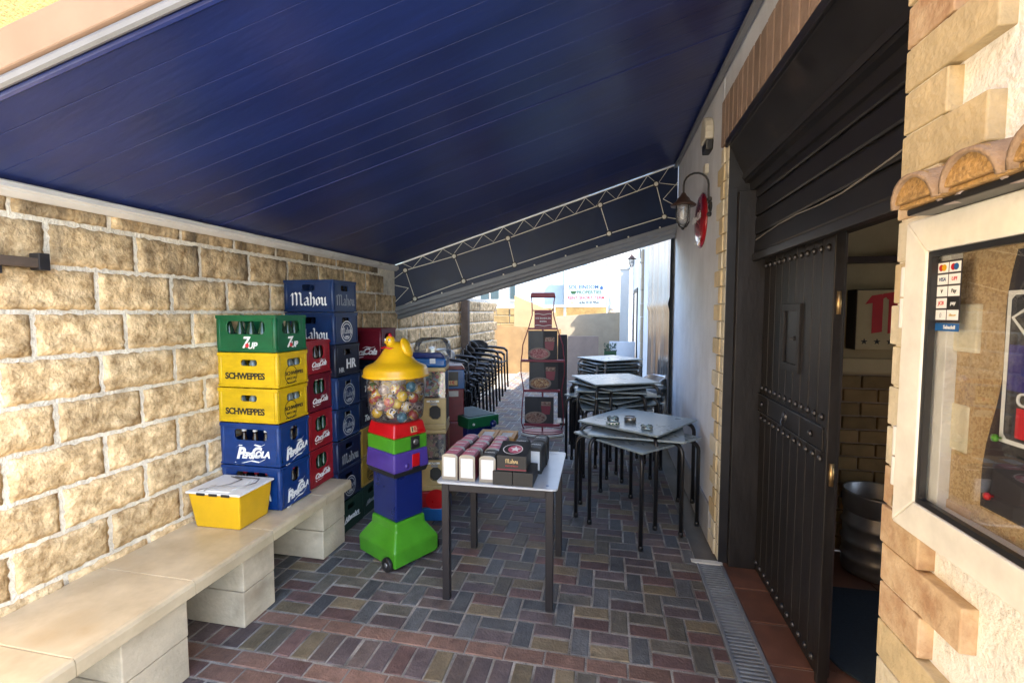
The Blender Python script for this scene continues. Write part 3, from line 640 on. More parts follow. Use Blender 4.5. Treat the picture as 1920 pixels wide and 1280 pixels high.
sy, sz = 1.203, 1.683; cw, chh = .033, .0215
MB().use('poster_dark').box(-.0006, 0, sy - 2 * cw - .006, sy + .003, sz - .006, sz + 5 * (chh + .004)).build('backing', st)
MB().use('toy_blue2').box(-.0009, 0, sy - 2 * cw - .006, sy + .006, sz - .024, sz - .007).build('bank_band', st)
put(text_mesh('Sabadell', .011, 0, .0002, 'print_white', ext=.0002), 'lettering', st, (-.0013, sy - .045, sz - .0155), (0, -1, 0), (0, 0, 1))
logos = [[('', 'mc'), ('', 'ma')], [('VISA', 'print_blue'), ('UPI', 'print_red')], [('V', 'print_black'), ('Pay', 'print_black')], [('JCB', 'print_red'), ('pay', 'print_white')], [('()', 'print_grey'), ('discov', 'print_gold')]]
for r in range(5):
    for c in range(2):
        a = sy - c * (cw + .003); zz = sz + (4 - r) * (chh + .004); tx, cm = logos[r][c]
        bgm = 'print_black' if tx == 'pay' else 'print_white'
        MB().use(bgm).box(-.0012, -.0007, a - cw, a, zz, zz + chh).build('card_logo', st)
        if cm in ('mc', 'ma'):
            for d, m in ((.005, 'toy_red'), (-.004, 'paint_yellow' if cm == 'mc' else 'toy_blue2')):
                MB().use(m).lathe([(.0072, -.0014 - (d < 0) * .0002), (.0072, -.0012)], 12, (0, a - cw / 2 + d, zz + chh / 2), 'x').build('disc', st)
        else: put(text_mesh(tx, .011 if len(tx) < 5 else .008, .15, .0002, cm, ext=.0002), 'lettering', st, (-.0016, a - cw / 2, zz + chh / 2), (0, -1, 0), (0, 0, 1))
# little tiled canopy over the case
tc = thing('tile_canopy', 'small terracotta roof tile canopy above the menu case', 'tile canopy', (XR, -.235, 0))
for k in range(6):
    yc = 1.388 - .156 * k; M_ = Matrix.Translation((0, 0, 1.95)) @ Matrix.Rotation(R(-9), 4, 'Y')
    t = MB().use('terracotta', True).lathe([(.072, -.135), (.078, .05)], 14, (0, yc, 0), 'x', False, 0, math.pi).build('tile', tc); t.modifiers.new('thick', 'SOLIDIFY').thickness = .010
    t.matrix_basis = M_ @ Matrix.Diagonal((1, 1, .88, 1))
    MB().use('tile_mortar').prism([(yc + .066 * math.cos(R(v)), 1.938 + .058 * math.sin(R(v))) for v in range(0, 181, 15)], 'x', -.131, -.04).build('mortar_fill', tc, .003)
    if k < 5:
        u = MB().use('tile_top', True).lathe([(.045, -.115), (.05, .05)], 10, (0, yc - .078, .022), 'x', False, math.pi, 2 * math.pi).build('pan_tile', tc); u.modifiers.new('thick', 'SOLIDIFY').thickness = .01
        u.matrix_basis = M_
MB().use('tile_mortar').box(-.122, -.01, .5, 1.452, 1.927, 1.9375).build('mortar_bed', tc, .004)
MB().use('black_plastic').box(-.112, -.01, .5, 1.44, 1.912, 1.926).build('drip_board', tc, .003)

def lantern(name, label, y, z, s=1.0):
    t = thing(name, label, 'lamp', (XR - .002, y, z), 0, 'wall lanterns on the right wall')
    MB().use('lamp_iron', True).lathe([(.034 * s, 0), (.03 * s, -.012), (.012 * s, -.02)], 10, axis='x').sphere((-.012, 0, -.05 * s), .018 * s, 8, 6).sphere((-.012, 0, .05 * s), .018 * s, 8, 6).build('wall_plate', t)
    c = [(-.015 * s, 0, .02 * s), (-.02 * s, 0, .12 * s)] + [(-.1 * s + .08 * s * math.cos(R(a)), 0, .15 * s + .08 * s * math.sin(R(a))) for a in range(0, 181, 20)] + [(-.18 * s, 0, .10 * s)]
    MB().use('lamp_iron', True).tube(c, .007 * s, 7).build('gooseneck', t)
    X = -.18 * s
    MB().use('lamp_copper', True).lathe([(.012 * s, .10 * s), (.022 * s, .08 * s), (.04 * s, .062 * s), (.048 * s, .045 * s), (.085 * s, .018 * s), (.082 * s, .010 * s), (.045 * s, .012 * s)], 16, (X, 0, 0)).build('hood', t)
    MB().use('lamp_glass', True).lathe([(.046 * s, .011 * s), (.048 * s, -.05 * s), (.042 * s, -.09 * s), (.026 * s, -.115 * s), (.001, -.122 * s)], 16, (X, 0, 0), cap=False).build('glass', t)
    MB().use('paper', True).sphere((X, 0, -.045 * s), .022 * s, 10, 8, (1, 1, 1.5)).build('bulb', t)
    cg = MB().use('lamp_iron', True)
    for a in range(4):
        q0 = a * math.pi / 2 + .5; ca, sa = math.cos(q0), math.sin(q0)
        cg.tube([(X + ca * r * s, sa * r * s, h * s) for r, h in ((.054, .012), (.055, -.05), (.049, -.095), (.03, -.124), (.006, -.135))], .0045 * s, 5)
    cg.sphere((X, 0, -.140 * s), .011 * s, 8, 6); cg.build('cage', t)
    return t
lantern('wall_lantern', 'dark gooseneck wall lantern beside the round red plaque', 3.82, 2.50, 1.12)
lantern('wall_lantern', 'far wall lantern past the silvery plastic curtain', 11.4, 2.93, 1.25)
pq = thing('round_plaque', 'round glossy red drinks plaque with white script on the grey wall', 'sign', (XR, 4.17, 2.46))
MB().use('plaque_red', True).lathe([(.225, 0), (.226, -.012), (.19, -.03), (.1, -.042), (.0005, -.046)], 28, axis='x').build('disc', pq)
put(text_mesh('Coca-Cola', .085, .35, .0015), 'lettering', pq, (-.0475, 0, .02), (0, -1, 0), (0, 0, 1))
MB().use('print_white').ribbon([(-.033, .15 - .02 * k, -.165 - .012 * math.sin(k * .5) + .00 * k) for k in range(14)], .018, (-1, 0, 0)).build('swash', pq)
sr = thing('alarm_siren', 'cream alarm siren with black lower half high on the grey wall', 'alarm', (XR, 3.88, 3.045))
MB().use('siren_cream').prism([(.085 * math.cos(R(a)) * 1.15, .135 * math.sin(R(a))) for a in range(-20, 201, 20)], 'x', -.065, -.001).build('housing', sr, .012)
MB().use('black_plastic').prism([(-.092, -.048), (.092, -.048), (.07, -.125), (-.07, -.125)], 'x', -.055, -.001).build('lens', sr, .01)
MB().use('siren_cream').box(XR - .03, XR, 3.945, 4.03, 2.79, 2.86).build('junction_box', None, .004)
tag(bpy.data.objects['junction_box'], 'small cream junction box under the alarm siren', 'junction box')

# ------------------------------------------------------------------ inside the doorway
kg = thing('beer_keg', 'ribbed dark steel beer keg standing inside the doorway', 'keg', (1.735, 3.36, 0))
k = MB().use('dark_steel', True).lathe([(.16, .0), (.185, .012), (.19, .05), (.186, .09), (.196, .105), (.186, .12), (.186, .20), (.199, .215), (.186, .23), (.186, .31), (.199, .325), (.186, .34), (.184, .40), (.17, .425), (.1, .445), (.0005, .45)], 28)
k.build('barrel', kg)
MB().use('dark_steel', True).lathe([(.180, .405), (.192, .42), (.192, .525), (.196, .535), (.190, .543), (.184, .535), (.184, .43), (.172, .412)], 28, cap=False).build('chime', kg)
MB().use('steel', True).lathe([(.045, .44), (.045, .475), (.03, .48), (.03, .465), (.0005, .465)], 14).build('valve', kg)
for a in (-95, -215, 30): MB().use('drain_dark').box(-.045, .045, -.197, -.190, .455, .50).build('hand_hole', kg, .003, None, (0, 0, R(a + 90)))
sg = thing('beer_sign', 'cream box sign with big dark red letter m and stars inside the doorway', 'sign', (1.61, 3.60, 1.65))
MB().use('interior_cream').box(.004, .64, -.12, -.001, -.196, .196).build('face', sg, .006); MB().use('black_plastic').box(0, .0035, -.123, 0, -.2, .2).box(.004, .64, -.122, 0, .1965, .2).build('case', sg)
def blackletter_m(sc):
    return [[(.02, .62), (.14, .80)], [(.16, .78), (.16, 0)], [(.16, .7), (.36, .84), (.44, .72)], [(.46, .76), (.46, 0)], [(.46, .7), (.66, .84), (.74, .72)], [(.76, .76), (.76, .1), (.88, .0)]]
mm = nib_mesh('letter', [[(a * .31, b * .31) for a, b in s_] for s_ in blackletter_m(1)], 'print_red', .062, 10)
put(mm, 'lettering', sg, (.075, -.1205, -.085), (1, 0, 0), (0, 0, 1))
for kx in range(5):
    sp = [(.055 + .075 * kx + (.022 if v % 2 == 0 else .009) * math.sin(v * math.pi / 5), -.145 + (.022 if v % 2 == 0 else .009) * math.cos(v * math.pi / 5)) for v in range(10)]
    MB().use('print_black').prism(sp, 'y', -.1215, -.1202).build('star', sg)
tag(MB().use('paper').box(1.92, 2.10, 3.5, 3.56, 2.075, 2.13).build('paper_roll', None, .02), 'pale bundle lying on the shelf inside the doorway', 'bundle')

# ------------------------------------------------------------------ crates
def shift(st, dx, k=1): return [[(a * k + dx, b * k) for a, b in s_] for s_ in st]
LM = blackletter_m(1)
La = [[(.03, .40), (.22, .52), (.30, .42)], [(.31, .44), (.31, .06), (.40, .0)], [(.30, .30), (.06, .20), (.06, .06), (.18, 0), (.30, .10)]]
Lh = [[(.0, .84), (.09, .78), (.09, 0)], [(.09, .40), (.24, .54), (.33, .42), (.33, .06), (.24, -.10)]]
Lo = [[(.06, .40), (.06, .10), (.17, 0), (.30, .10), (.30, .40), (.18, .52), (.06, .40)]]
Lu = [[(.0, .50), (.09, .44), (.09, .09), (.18, 0), (.30, .08)], [(.30, .52), (.31, .06), (.40, .0)]]
MAH = LM + shift(La, .98) + shift(Lh, 1.43) + shift(Lo, 1.86) + shift(Lu, 2.26)   # about 2.7 wide
BL = {}
def mahou(width, m):
    key = (round(width, 3), m)
    if key not in BL:
        k = width / 2.7; BL[key] = nib_mesh('lettering', [[((a - 1.33) * k, (b - .3) * k) for a, b in s_] for s_ in MAH], m, .135 * k, 40)
    return BL[key]
def ring_mesh(r, w, m, n=28):
    mb = MB().use(m)
    for k in range(n):
        a, b = 2 * math.pi * k / n, 2 * math.pi * (k + 1) / n
        mb.poly([((r - w) * math.cos(a), (r - w) * math.sin(a), .001), (r * math.cos(a), r * math.sin(a), .001), (r * math.cos(b), r * math.sin(b), .001), ((r - w) * math.cos(b), (r - w) * math.sin(b), .001)])
    return mb.mesh('ring')
RG = {}
def rings(r, w, m):
    if (r, w, m) not in RG: RG[(r, w, m)] = ring_mesh(r, w, m)
    return RG[(r, w, m)]
SW = {}
def swash(width, m, kind):
    key = (round(width, 3), m, kind)
    if key not in SW:
        k = width
        if kind == 'coke': st = [[(-.46, -.12), (-.40, -.19), (-.30, -.14), (-.12, -.16), (.05, -.13)], [(.02, .17), (.15, .22), (.34, .19), (.48, .23)]]
        elif kind == 'pepsi': st = [[(-.50, -.24), (-.45, -.30), (-.36, -.28), (-.2, -.24), (.05, -.17), (.3, -.20), (.5, -.10)], [(-.44, .20), (-.36, .26), (-.24, .26)], [(.02, .18), (.16, .30), (.38, .26), (.50, .33)]]
        else: st = [[(-.5, -.1), (0, -.06), (.5, -.12)]]
        SW[key] = nib_mesh('swash', [[(a * k, b * k) for a, b in s_] for s_ in st], m, (.034 if kind == 'coke' else .05) * k, 40, .0011)
    return SW[key]
FACE = {'n': ((1, 0, 0), (0, 0, 1)), 'r': ((0, 1, 0), (0, 0, 1))}
def mark(t, kind, face, w, d, h, W_, u=0, v=.3, m='print_white', rot=0):
    x, y = (Vector(q_) for q_ in FACE[face]); o = (Vector((u, -d / 2 - .0006, v * h)) if face == 'n' else Vector((w / 2 + .0006, u, v * h)))
    if rot: x, y = x * math.cos(R(rot)) + y * math.sin(R(rot)), y * math.cos(R(rot)) - x * math.sin(R(rot))
    def P(me, nm, dx=0, dy=0): return put(me, nm, t, o + x * dx + y * dy, x, y)
    if kind == 'mahou': P(mahou(W_, m), 'lettering')
    elif kind == 'emblem':
        P(rings(W_ * .5, W_ * .05, m), 'ring'); P(rings(W_ * .38, W_ * .04, m), 'ring'); P(mahou(W_ * .86, m), 'lettering')
        P(text_mesh('1890', W_ * .17, 0, 0, m), 'lettering', 0, -W_ * .26)
    elif kind == 'seven':
        P(text_mesh('7', W_ * .95, .25, W_ * .018, m), 'lettering', -W_ * .26, W_ * .08); P(text_mesh('UP', W_ * .52, .25, W_ * .014, m), 'lettering', W_ * .22, -W_ * .08)
        P(MB().use('print_red').lathe([(W_ * .13, .0014), (W_ * .13, .002)], 14).mesh('dot'), 'dot', -W_ * .1, -W_ * .06)
    elif kind == 'schw': P(text_mesh('SCHWEPPES', W_ * .19, 0, W_ * .0065, m, .93), 'lettering')
    elif kind == 'schw_stamp':
        P(rings(W_ * .30, W_ * .025, m), 'ring', -W_ * .12, .0); P(text_mesh('SCHWEPPES', W_ * .16, .1, W_ * .003, m), 'lettering', W_ * .05, W_ * .04); P(text_mesh('SINCE 1783', W_ * .09, 0, 0, m), 'lettering', -W_ * .1, -W_ * .12); P(text_mesh('QUALITY', W_ * .12, 0, W_ * .002, m), 'lettering', -W_ * .1, -W_ * .28)
    elif kind == 'coke':
        P(text_mesh('Coca', W_ * .30, .45, W_ * .010, m, .88), 'lettering', -W_ * .22, W_ * .02); P(text_mesh('Cola', W_ * .30, .45, W_ * .010, m, .88), 'lettering', W_ * .27, W_ * .05); P(swash(W_, m, 'coke'), 'swash')
    elif kind == 'pepsi':
        P(text_mesh('P', W_ * .46, .3, W_ * .02, m), 'lettering', -W_ * .33, W_ * .02); P(text_mesh('EPSI', W_ * .24, .3, W_ * .013, m, .95), 'lettering', -W_ * .07, -W_ * .03)
        P(text_mesh('C', W_ * .42, .3, W_ * .02, m), 'lettering', W_ * .18, W_ * .06); P(text_mesh('OLA', W_ * .25, .3, W_ * .013, m, .92), 'lettering', W_ * .40, W_ * .02); P(swash(W_, m, 'pepsi'), 'swash')
    elif kind == 'word': P(text_mesh('Tercio', W_ * .34, .3, W_ * .006, m), 'lettering')
    elif kind == 'green':
        P(text_mesh('Alhambra', W_ * .22, .35, W_ * .006, m), 'lettering'); P(swash(W_, m, 'line'), 'swash')
    elif kind == 'hr': P(text_mesh('HR', W_, 0, W_ * .03, m), 'lettering')
CRB = {}
def crate_body(w, d, h, m, hn, hr):
    key = (w, d, h, m, hn, hr)
    if key in CRB: return CRB[key]
    mb = MB().use(m); T = .010; z0 = .008; H = h - z0 - .002
    def hole(Wd, f): return None if f is None else (Wd * (.5 - f[0] / 2 + f[3]), Wd * (.5 + f[0] / 2 + f[3]), H * f[1], H * f[2])
    mb.panel((-w / 2, -d / 2, z0), (1, 0, 0), (0, 0, 1), (0, -1, 0), w, H, T, hole(w, hn))
    mb.panel((w / 2, d / 2, z0), (-1, 0, 0), (0, 0, 1), (0, 1, 0), w, H, T, hole(w, hn))
    mb.panel((w / 2, -d / 2 + T, z0 + .0005), (0, 1, 0), (0, 0, 1), (1, 0, 0), d - 2 * T, H - .001, T, hole(d - 2 * T, hr))
    mb.panel((-w / 2, d / 2 - T, z0 + .0005), (0, -1, 0), (0, 0, 1), (-1, 0, 0), d - 2 * T, H - .001, T, hole(d - 2 * T, hr))
    mb.box(-w / 2 + .012, w / 2 - .012, -d / 2 + .012, d / 2 - .012, 0, .012)
    e = .0035
    for za, zb in ((h - .022, h - .0005), (.006, .018)):      # rims standing proud
        mb.box(-w / 2 - e, w / 2 + e, -d / 2 - e, -d / 2 + .004, za, zb).box(-w / 2 - e, w / 2 + e, d / 2 - .004, d / 2 + e, za, zb)
        mb.box(w / 2 - .004, w / 2 + e, -d / 2 + .0045, d / 2 - .0045, za, zb).box(-w / 2 - e, -w / 2 + .004, -d / 2 + .0045, d / 2 - .0045, za, zb)
    for sx in (-1, 1):
        for sy in (-1, 1): mb.use(m, True).lathe([(.019, .0185), (.019, h - .0225)], 12, (sx * (w / 2 - .0155), sy * (d / 2 - .0155), 0)); mb.smooth = False
    CRB[key] = mb.mesh('body', .0018, 1); return CRB[key]
BOT = {}
def bottle_mesh(g, cap):
    if (g, cap) not in BOT:
        BOT[(g, cap)] = MB().use(g, True).lathe([(.025, 0), (.029, .006), (.0295, .10), (.028, .118), (.016, .155), (.0125, .175), (.0125, .196)], 10).use(cap, True).lathe([(.0145, .196), (.0145, .205), (.012, .208)], 10).mesh('bottle')
    return BOT[(g, cap)]
def crate(nm, label, m, xr, yn, z, w, d, h, hn, hr, marks, rz=0, bottles=None, blabel=None, bgroup=None):
    c = (xr - w / 2, yn + d / 2, z)
    t = thing('bottle_crate', label, 'crate', c, R(rz), 'bottle crates stacked along the block wall'); link('body', crate_body(w, d, h, m, hn, hr), t)
    for a in marks: mark(t, a[0], a[1], w, d, h, *a[2:])
    if bottles:
        g, cap, nx, nyy, face = bottles
        for i in range(nx):
            for j in range(nyy):
                if (face == 'n' and j > 0 and i < nx - 1) : continue
                if face == 'r' and i < nx - 1: continue
                x = -w / 2 + .05 + (w - .10) * i / max(1, nx - 1); y = -d / 2 + .05 + (d - .10) * j / max(1, nyy - 1)
                q_ = R(rz); ob = link('glass_bottle', bottle_mesh(g, cap), None, (c[0] + x * math.cos(q_) - y * math.sin(q_), c[1] + x * math.sin(q_) + y * math.cos(q_), z + .0135)); tag(ob, blabel, 'bottle', bgroup)
    return t
PX = -1.982; PY = 2.476; PW = .425; PD = .29
hp_n, hp_r = (.56, .60, .86, 0.02), (.30, .52, .86, .0)
crate('p', 'lowest blue soda crate on the bench behind the yellow tub', 'pepsi_blue', PX, PY, .46, PW, PD, .272, hp_n, hp_r, [('pepsi', 'n', .22, .0, .27), ('pepsi', 'r', .20, 0, .25, 'print_white', 8)], 0, ('glass_brown', 'print_red', 5, 4, 'n'), 'brown glass bottle inside the lowest blue soda crate', 'bottles in the lowest blue crate')
crate('p', 'upper blue soda crate with white script directly under the yellow crates', 'pepsi_blue', PX, PY, .732, PW, PD, .272, hp_n, hp_r, [('pepsi', 'n', .22, .0, .27), ('pepsi', 'r', .20, 0, .25, 'print_white', 8)], 0, ('glass_brown', 'cap_white', 5, 4, 'n'), 'brown glass bottle with pale cap inside the upper blue soda crate', 'bottles in the upper blue crate')
hs_n, hs_r = (.27, .62, .80, 0.02), (.50, .58, .80, .05)
sm = [('schw', 'n', .29, -.02, .33, 'print_black'), ('schw_stamp', 'r', .20, .0, .34, 'print_black')]
crate('s', 'lower yellow tonic crate resting on the blue soda crates', 'yellow_plastic', PX - .003, PY - .002, 1.005, PW, PD, .221, hs_n, hs_r, sm, 0, ('glass_pale', 'toy_yellow', 5, 4, 'n'), 'pale glass bottle with yellow cap in the lower yellow crate', 'bottles in the lower yellow crate')
crate('s', 'upper yellow tonic crate under the green crate', 'yellow_plastic', PX, PY + .003, 1.227, PW, PD, .221, hs_n, hs_r, sm, .6, ('glass_pale', 'toy_yellow', 5, 4, 'n'), 'pale glass bottle with yellow cap in the upper yellow crate', 'bottles in the upper yellow crate')
hg_n, hg_r = (.64, .48, .84, 0.0), (.62, .48, .84, .0)
sv_ = [('seven', 'n', .105, .02, .22), ('seven', 'r', .10, .0, .22)]
crate('g', 'green lemonade crate on top of the yellow crates', 'green_plastic', PX, PY, 1.449, PW, PD, .232, hg_n, hg_r, sv_, -.4, ('glass_green', 'cap_white', 5, 4, 'n'), 'green glass bottle standing in the green crate', 'bottles in the green crate')
# red stack on the bench
hc = (.52, .44, .84, .0); z = .46
for k, (h, lb, m, dy) in enumerate(((.268, 'lowest red cola crate on the bench beside the blue soda crates', 'red_plastic', 0), (.268, 'second red cola crate from the bench', 'red_plastic', .004), (.268, 'third red cola crate from the bench', 'crimson_plastic', -.004), (.235, 'topmost bright red cola crate on the bench stack', 'red_plastic', -.03))):
    crate('c', lb, m, -2.012 + (.012 if k == 3 else 0), 2.806 + dy, z, .395, .285, h, (.4, .5, .84, 0), hc, [('coke', 'r', .17, 0, .26)], (0, .5, -.6, 1.5)[k], ('glass_green' if k < 3 else 'glass_brown', 'cap_white', 4, 4, 'r'), 'green glass cola bottle in the ' + ('lowest', 'second', 'third', 'topmost')[k] + ' red crate of the bench stack', 'bottles in the ' + ('lowest', 'second', 'third', 'topmost')[k] + ' red crate'); z += h + .001
# tall blue beer stack on the floor behind the bench end
hm_n, hm_r = (.26, .66, .86, .0), (.34, .66, .84, -.02)
spec = [('dark_green', 'lowest dark green crate under the tall blue stack', [('green', 'r', .24, 0, .4)]), ('navy_plastic', 'second crate from the floor in the tall blue stack', [('emblem', 'r', .16, 0, .40, 'print_grey')]), ('navy_plastic', 'third crate from the floor in the tall blue stack with plain lettering', [('mahou', 'r', .24, 0, .33, 'print_grey')]),
        ('blue_plastic', 'fourth crate from the floor in the tall blue stack', [('emblem', 'r', .165, 0, .40, 'print_grey')]), ('blue_plastic', 'fifth crate from the floor in the tall blue stack', [('emblem', 'r', .165, 0, .40, 'print_grey')]), ('dark_navy', 'blackish crate third from the top of the tall blue stack', [('hr', 'r', .10, .04, .36), ('hr', 'r', .05, -.09, .2, 'print_grey')]),
        ('blue_plastic', 'second blue crate from the top of the tall stack', [('mahou', 'n', .26, .02, .30, 'print_white'), ('emblem', 'r', .165, 0, .40, 'print_white')]), ('blue_plastic', 'topmost blue beer crate of the tall stack with large white lettering', [('mahou', 'n', .30, 0.0, .36, 'print_white'), ('mahou', 'r', .26, 0, .34, 'print_grey')])]
for k, (m, lb, mk) in enumerate(spec):
    crate('m', lb, m, -1.968 + (.006, -.004, .003, -.006, .004, 0, -.004, -.012)[k], 3.082 + (.0, .004, -.004, .003, 0, .006, -.002, .0)[k], .2425 * k, .405, .325, .2415, hm_n, hm_r, mk, (.4, -.6, .5, -.3, .4, -.5, .3, .8)[k], ('glass_brown', 'cap_white' if k != 5 else 'print_red', 4, 4, 'r') if k > 2 else None, 'brown beer bottle in the %s crate from the floor of the tall blue stack' % ('first', 'second', 'third', 'fourth', 'fifth', 'sixth', 'seventh', 'topmost')[k], 'bottles in the %s crate of the tall stack' % ('first', 'second', 'third', 'fourth', 'fifth', 'sixth', 'seventh', 'topmost')[k])
# stack behind it: green, amber, amber, two navy
for k, (m, lb, mk) in enumerate((('dark_green', 'dark green crate on the floor under the amber crates', [('green', 'r', .2, 0, .4, 'print_grey')]), ('amber_plastic', 'lower amber crate between the green and navy crates', [('emblem', 'r', .14, 0, .38, 'print_black')]), ('amber_plastic', 'upper amber crate just below the navy crates', [('emblem', 'r', .14, 0, .38, 'print_black')]), ('dark_navy', 'lower near-black crate resting on the amber crates', [('word', 'r', .2, 0, .3)]), ('dark_navy', 'upper near-black crate on the amber crate stack', [('word', 'r', .2, 0, .3)]))):
    crate('t', lb, m, -1.972, 3.425, .2465 * k, .40, .30, .2455, hm_n, hm_r, mk, (.5, -.4, .6, -.5, .3)[k])
for k in range(6):
    crate('b', ('lowest crate of the stack behind the toy machines', 'second crate from the floor behind the toy machines', 'third crate from the floor behind the toy machines', 'fourth crate from the floor behind the toy machines', 'dark crate right under the crimson crate behind the toy machines', 'crimson cola crate at the top behind the yellow hen lid')[k], ('dark_green', 'navy_plastic', 'navy_plastic', 'navy_plastic', 'dark_navy', 'crimson_plastic')[k], -1.955, 3.76, .2549 * k, .43, .29, .254 if k < 5 else .28, (.18, .55, .8, -.05) if k == 5 else hm_n, hc, [('coke', 'n', .26, .03, .22)] if k == 5 else [], (.4, -.3, .4, 0, .3, .6)[k])

# ------------------------------------------------------------------ yellow tub on the bench
tb = thing('yellow_tub', 'chipped yellow tub with white lid and wire handle on the bench', 'tub', (-2.185, 2.312, .459), R(1.5))
w, d, h, e = .168, .135, .205, .024
mb = MB().use('paint_yellow').hexa([(-w + e, -d + e, 0), (w - e, -d + e, 0), (w - e, d - e * .6, 0), (-w + e, d - e * .6, 0), (-w, -d, h), (w, -d, h), (w, d, h), (-w, d, h)]); mb.build('body', tb, .008)
MB().use('box_white').box(-w - .01, w + .01, -d - .01, d + .01, h + .001, h + .014).build('lid', tb, .006)
MB().use('box_white').box(-w * .62, w * .55, -d + .01, d - .02, h + .0145, h + .021).build('raised_panel', tb, .004)
MB().use('wire', True).tube([(-.06, -d + .0, h + .022), (-.05, -d + .03, h + .03), (.14, -.06, h + .034), (.165, 0, h + .034), (.14, .06, h + .034), (-.04, .08, h + .03)], .0035, 6).build('wire_handle', tb)
MB().use('wire', True).tube([(-.10, -d + .0, h + .024), (.02, -.03, h + .028), (.03, .05, h + .028), (-.08, .09, h + .024)], .003, 6).build('wire_loop', tb)
for a in (-.1, -.02, .06): MB().use('black_plastic').box(a, a + .055, -d - .014, -d - .0102, h - .003, h + .012).build('clip', tb, .002)

# ------------------------------------------------------------------ toy machine with the hen lid
tm = thing('toy_machine', 'colourful toy ball machine with yellow hen lid beside the bench', 'vending machine', (-1.432, 2.965, 0), R(61))
def frus(mb, a, b, z0, z1, cy=0): # rectangular frustum with half sizes a=(x,y) at z0 and b at z1
    mb.hexa([(-a[0], -a[1], z0), (a[0], -a[1], z0), (a[0], a[1], z0), (-a[0], a[1], z0), (-b[0], -b[1], z1), (b[0], -b[1], z1), (b[0], b[1], z1), (-b[0], b[1], z1)]); return mb
mb = MB().use('toy_green')
prof = [((.182, .212), .022), ((.185, .215), .135), ((.125, .145), .235), ((.122, .142), .29)]
for (a, z0), (b, z1) in zip(prof, prof[1:]):
    frus(mb, a, b, z0, z1)
bm_ = bmesh.new(); mb2 = MB().use('toy_green')
i = 0
for (a, z0) in prof: mb2.v += [(-a[0], -a[1], z0), (a[0], -a[1], z0), (a[0], a[1], z0), (-a[0], a[1], z0)]
for k in range(3):
    for j in range(4): mb2.face([4 * k + j, 4 * k + (j + 1) % 4, 4 * k + 4 + (j + 1) % 4, 4 * k + 4 + j])
mb2.face([3, 2, 1, 0]); mb2.face([12, 13, 14, 15]); bm_.free()
mb2.build('base', tm, .013, seg=3)
frus(MB().use('toy_blue'), (.113, .133), (.113, .133), .2905, .60).build('column', tm, .010)
frus(MB().use('black_plastic'), (.13, .15), (.142, .163), .6005, .635).build('collar', tm, .004)
frus(MB().use('toy_purple'), (.146, .168), (.139, .159), .6355, .765).build('purple_block', tm, .010)
frus(MB().use('toy_green'), (.137, .157), (.137, .157), .7655, .862).build('green_block', tm, .008)
frus(MB().use('toy_red'), (.139, .159), (.120, .139), .8625, .958).build('red_block', tm, .014, seg=3)
MB().use('black_plastic').box(-.005, .068, -.166, -.157, .775, .858).build('coin_plate', tm, .003)
MB().use('steel', True).lathe([(.02, -.166), (.02, -.175), (.012, -.177), (.0005, -.178)], 12, (.03, 0, .822), 'y').build('coin_knob', tm)
MB().use('toy_red').box(.0, .062, -.172, -.1640, .652, .74).build('prize_door', tm, .004)
MB().use('black_plastic').box(-.002, .064, -.1735, -.166, .640, .650).build('door_sill', tm, .002)
MB().use('toy_purple', True).lathe([(.015, -.166), (.014, -.174), (.0005, -.177)], 12, (-.045, 0, .672), 'y').build('lock', tm)
pyd = Vector((0, .205, .979))
put(MB().use('print_gold').box(-.025, .025, -.020, .020, 0, .0015).mesh('price_plate'), 'price_plate', tm, (.028, -.1512, .905), (1, 0, 0), pyd)
put(text_mesh('1', .042, 0, .0018, 'print_black'), 'lettering', tm, (.016, -.1535, .905), (1, 0, 0), pyd); put(text_mesh('€', .040, 0, .0012, 'print_red'), 'lettering', tm, (.039, -.1535, .905), (1, 0, 0), pyd)
for sx in (-1, 1):
    wh = MB().use('black_plastic', True).lathe([(.012, -.0125), (.045, -.0125), (.048, -.008), (.048, .008), (.045, .0125), (.012, .0125)], 20, axis='y').use('dark_steel').lathe([(.016, -.015), (.016, .015)], 10, axis='y').build('wheel', tm); wh.rotation_euler = (0, 0, math.pi / 2); wh.location = (-.198 if sx < 0 else .198, -.150, .048)
G0, G1 = .960, 1.268
gl = MB().use('clear_globe', True).lathe([(.05, G0 + .0), (.162, G0 + .003), (.181, G0 + .022), (.188, G0 + .09), (.207, G1)], 32, cap=False).build('globe', tm)
ld = MB().use('toy_yellow', True)
L = [(.20, 1.226), (.222, 1.222), (.228, 1.230), (.220, 1.240), (.214, 1.27), (.198, 1.295), (.150, 1.315), (.128, 1.335), (.105, 1.365), (.084, 1.40), (.060, 1.432), (.030, 1.458)]
n = 48; i0 = len(ld.v)
for r, zz in L:
    for j in range(n):
        f = 1 + (.018 if j % 2 else -.008) * (1.24 < zz < 1.44); ld.v.append((r * f * math.cos(2 * math.pi * j / n), r * f * math.sin(2 * math.pi * j / n), zz))
for a in range(len(L) - 1):
    for j in range(n): ld.face([i0 + a * n + j, i0 + a * n + (j + 1) % n, i0 + (a + 1) * n + (j + 1) % n, i0 + (a + 1) * n + j])
ld.face([i0 + (len(L) - 1) * n + j for j in range(n)])
lid = ld.build('lid', tm); lid.location.z = .038
lid_rot = R(-61 - 14)      # the hen looks to the camera
def lp(x, y): return (x * math.cos(lid_rot) - y * math.sin(lid_rot), x * math.sin(lid_rot) + y * math.cos(lid_rot))
hx, hy = lp(-.022, -.03)
MB().use('toy_yellow', True).sphere((hx, hy, 1.462), .036, 14, 10, (1, 1, 1.1)).build('hen_head', lid)
tlx, tly = lp(.078, .02)
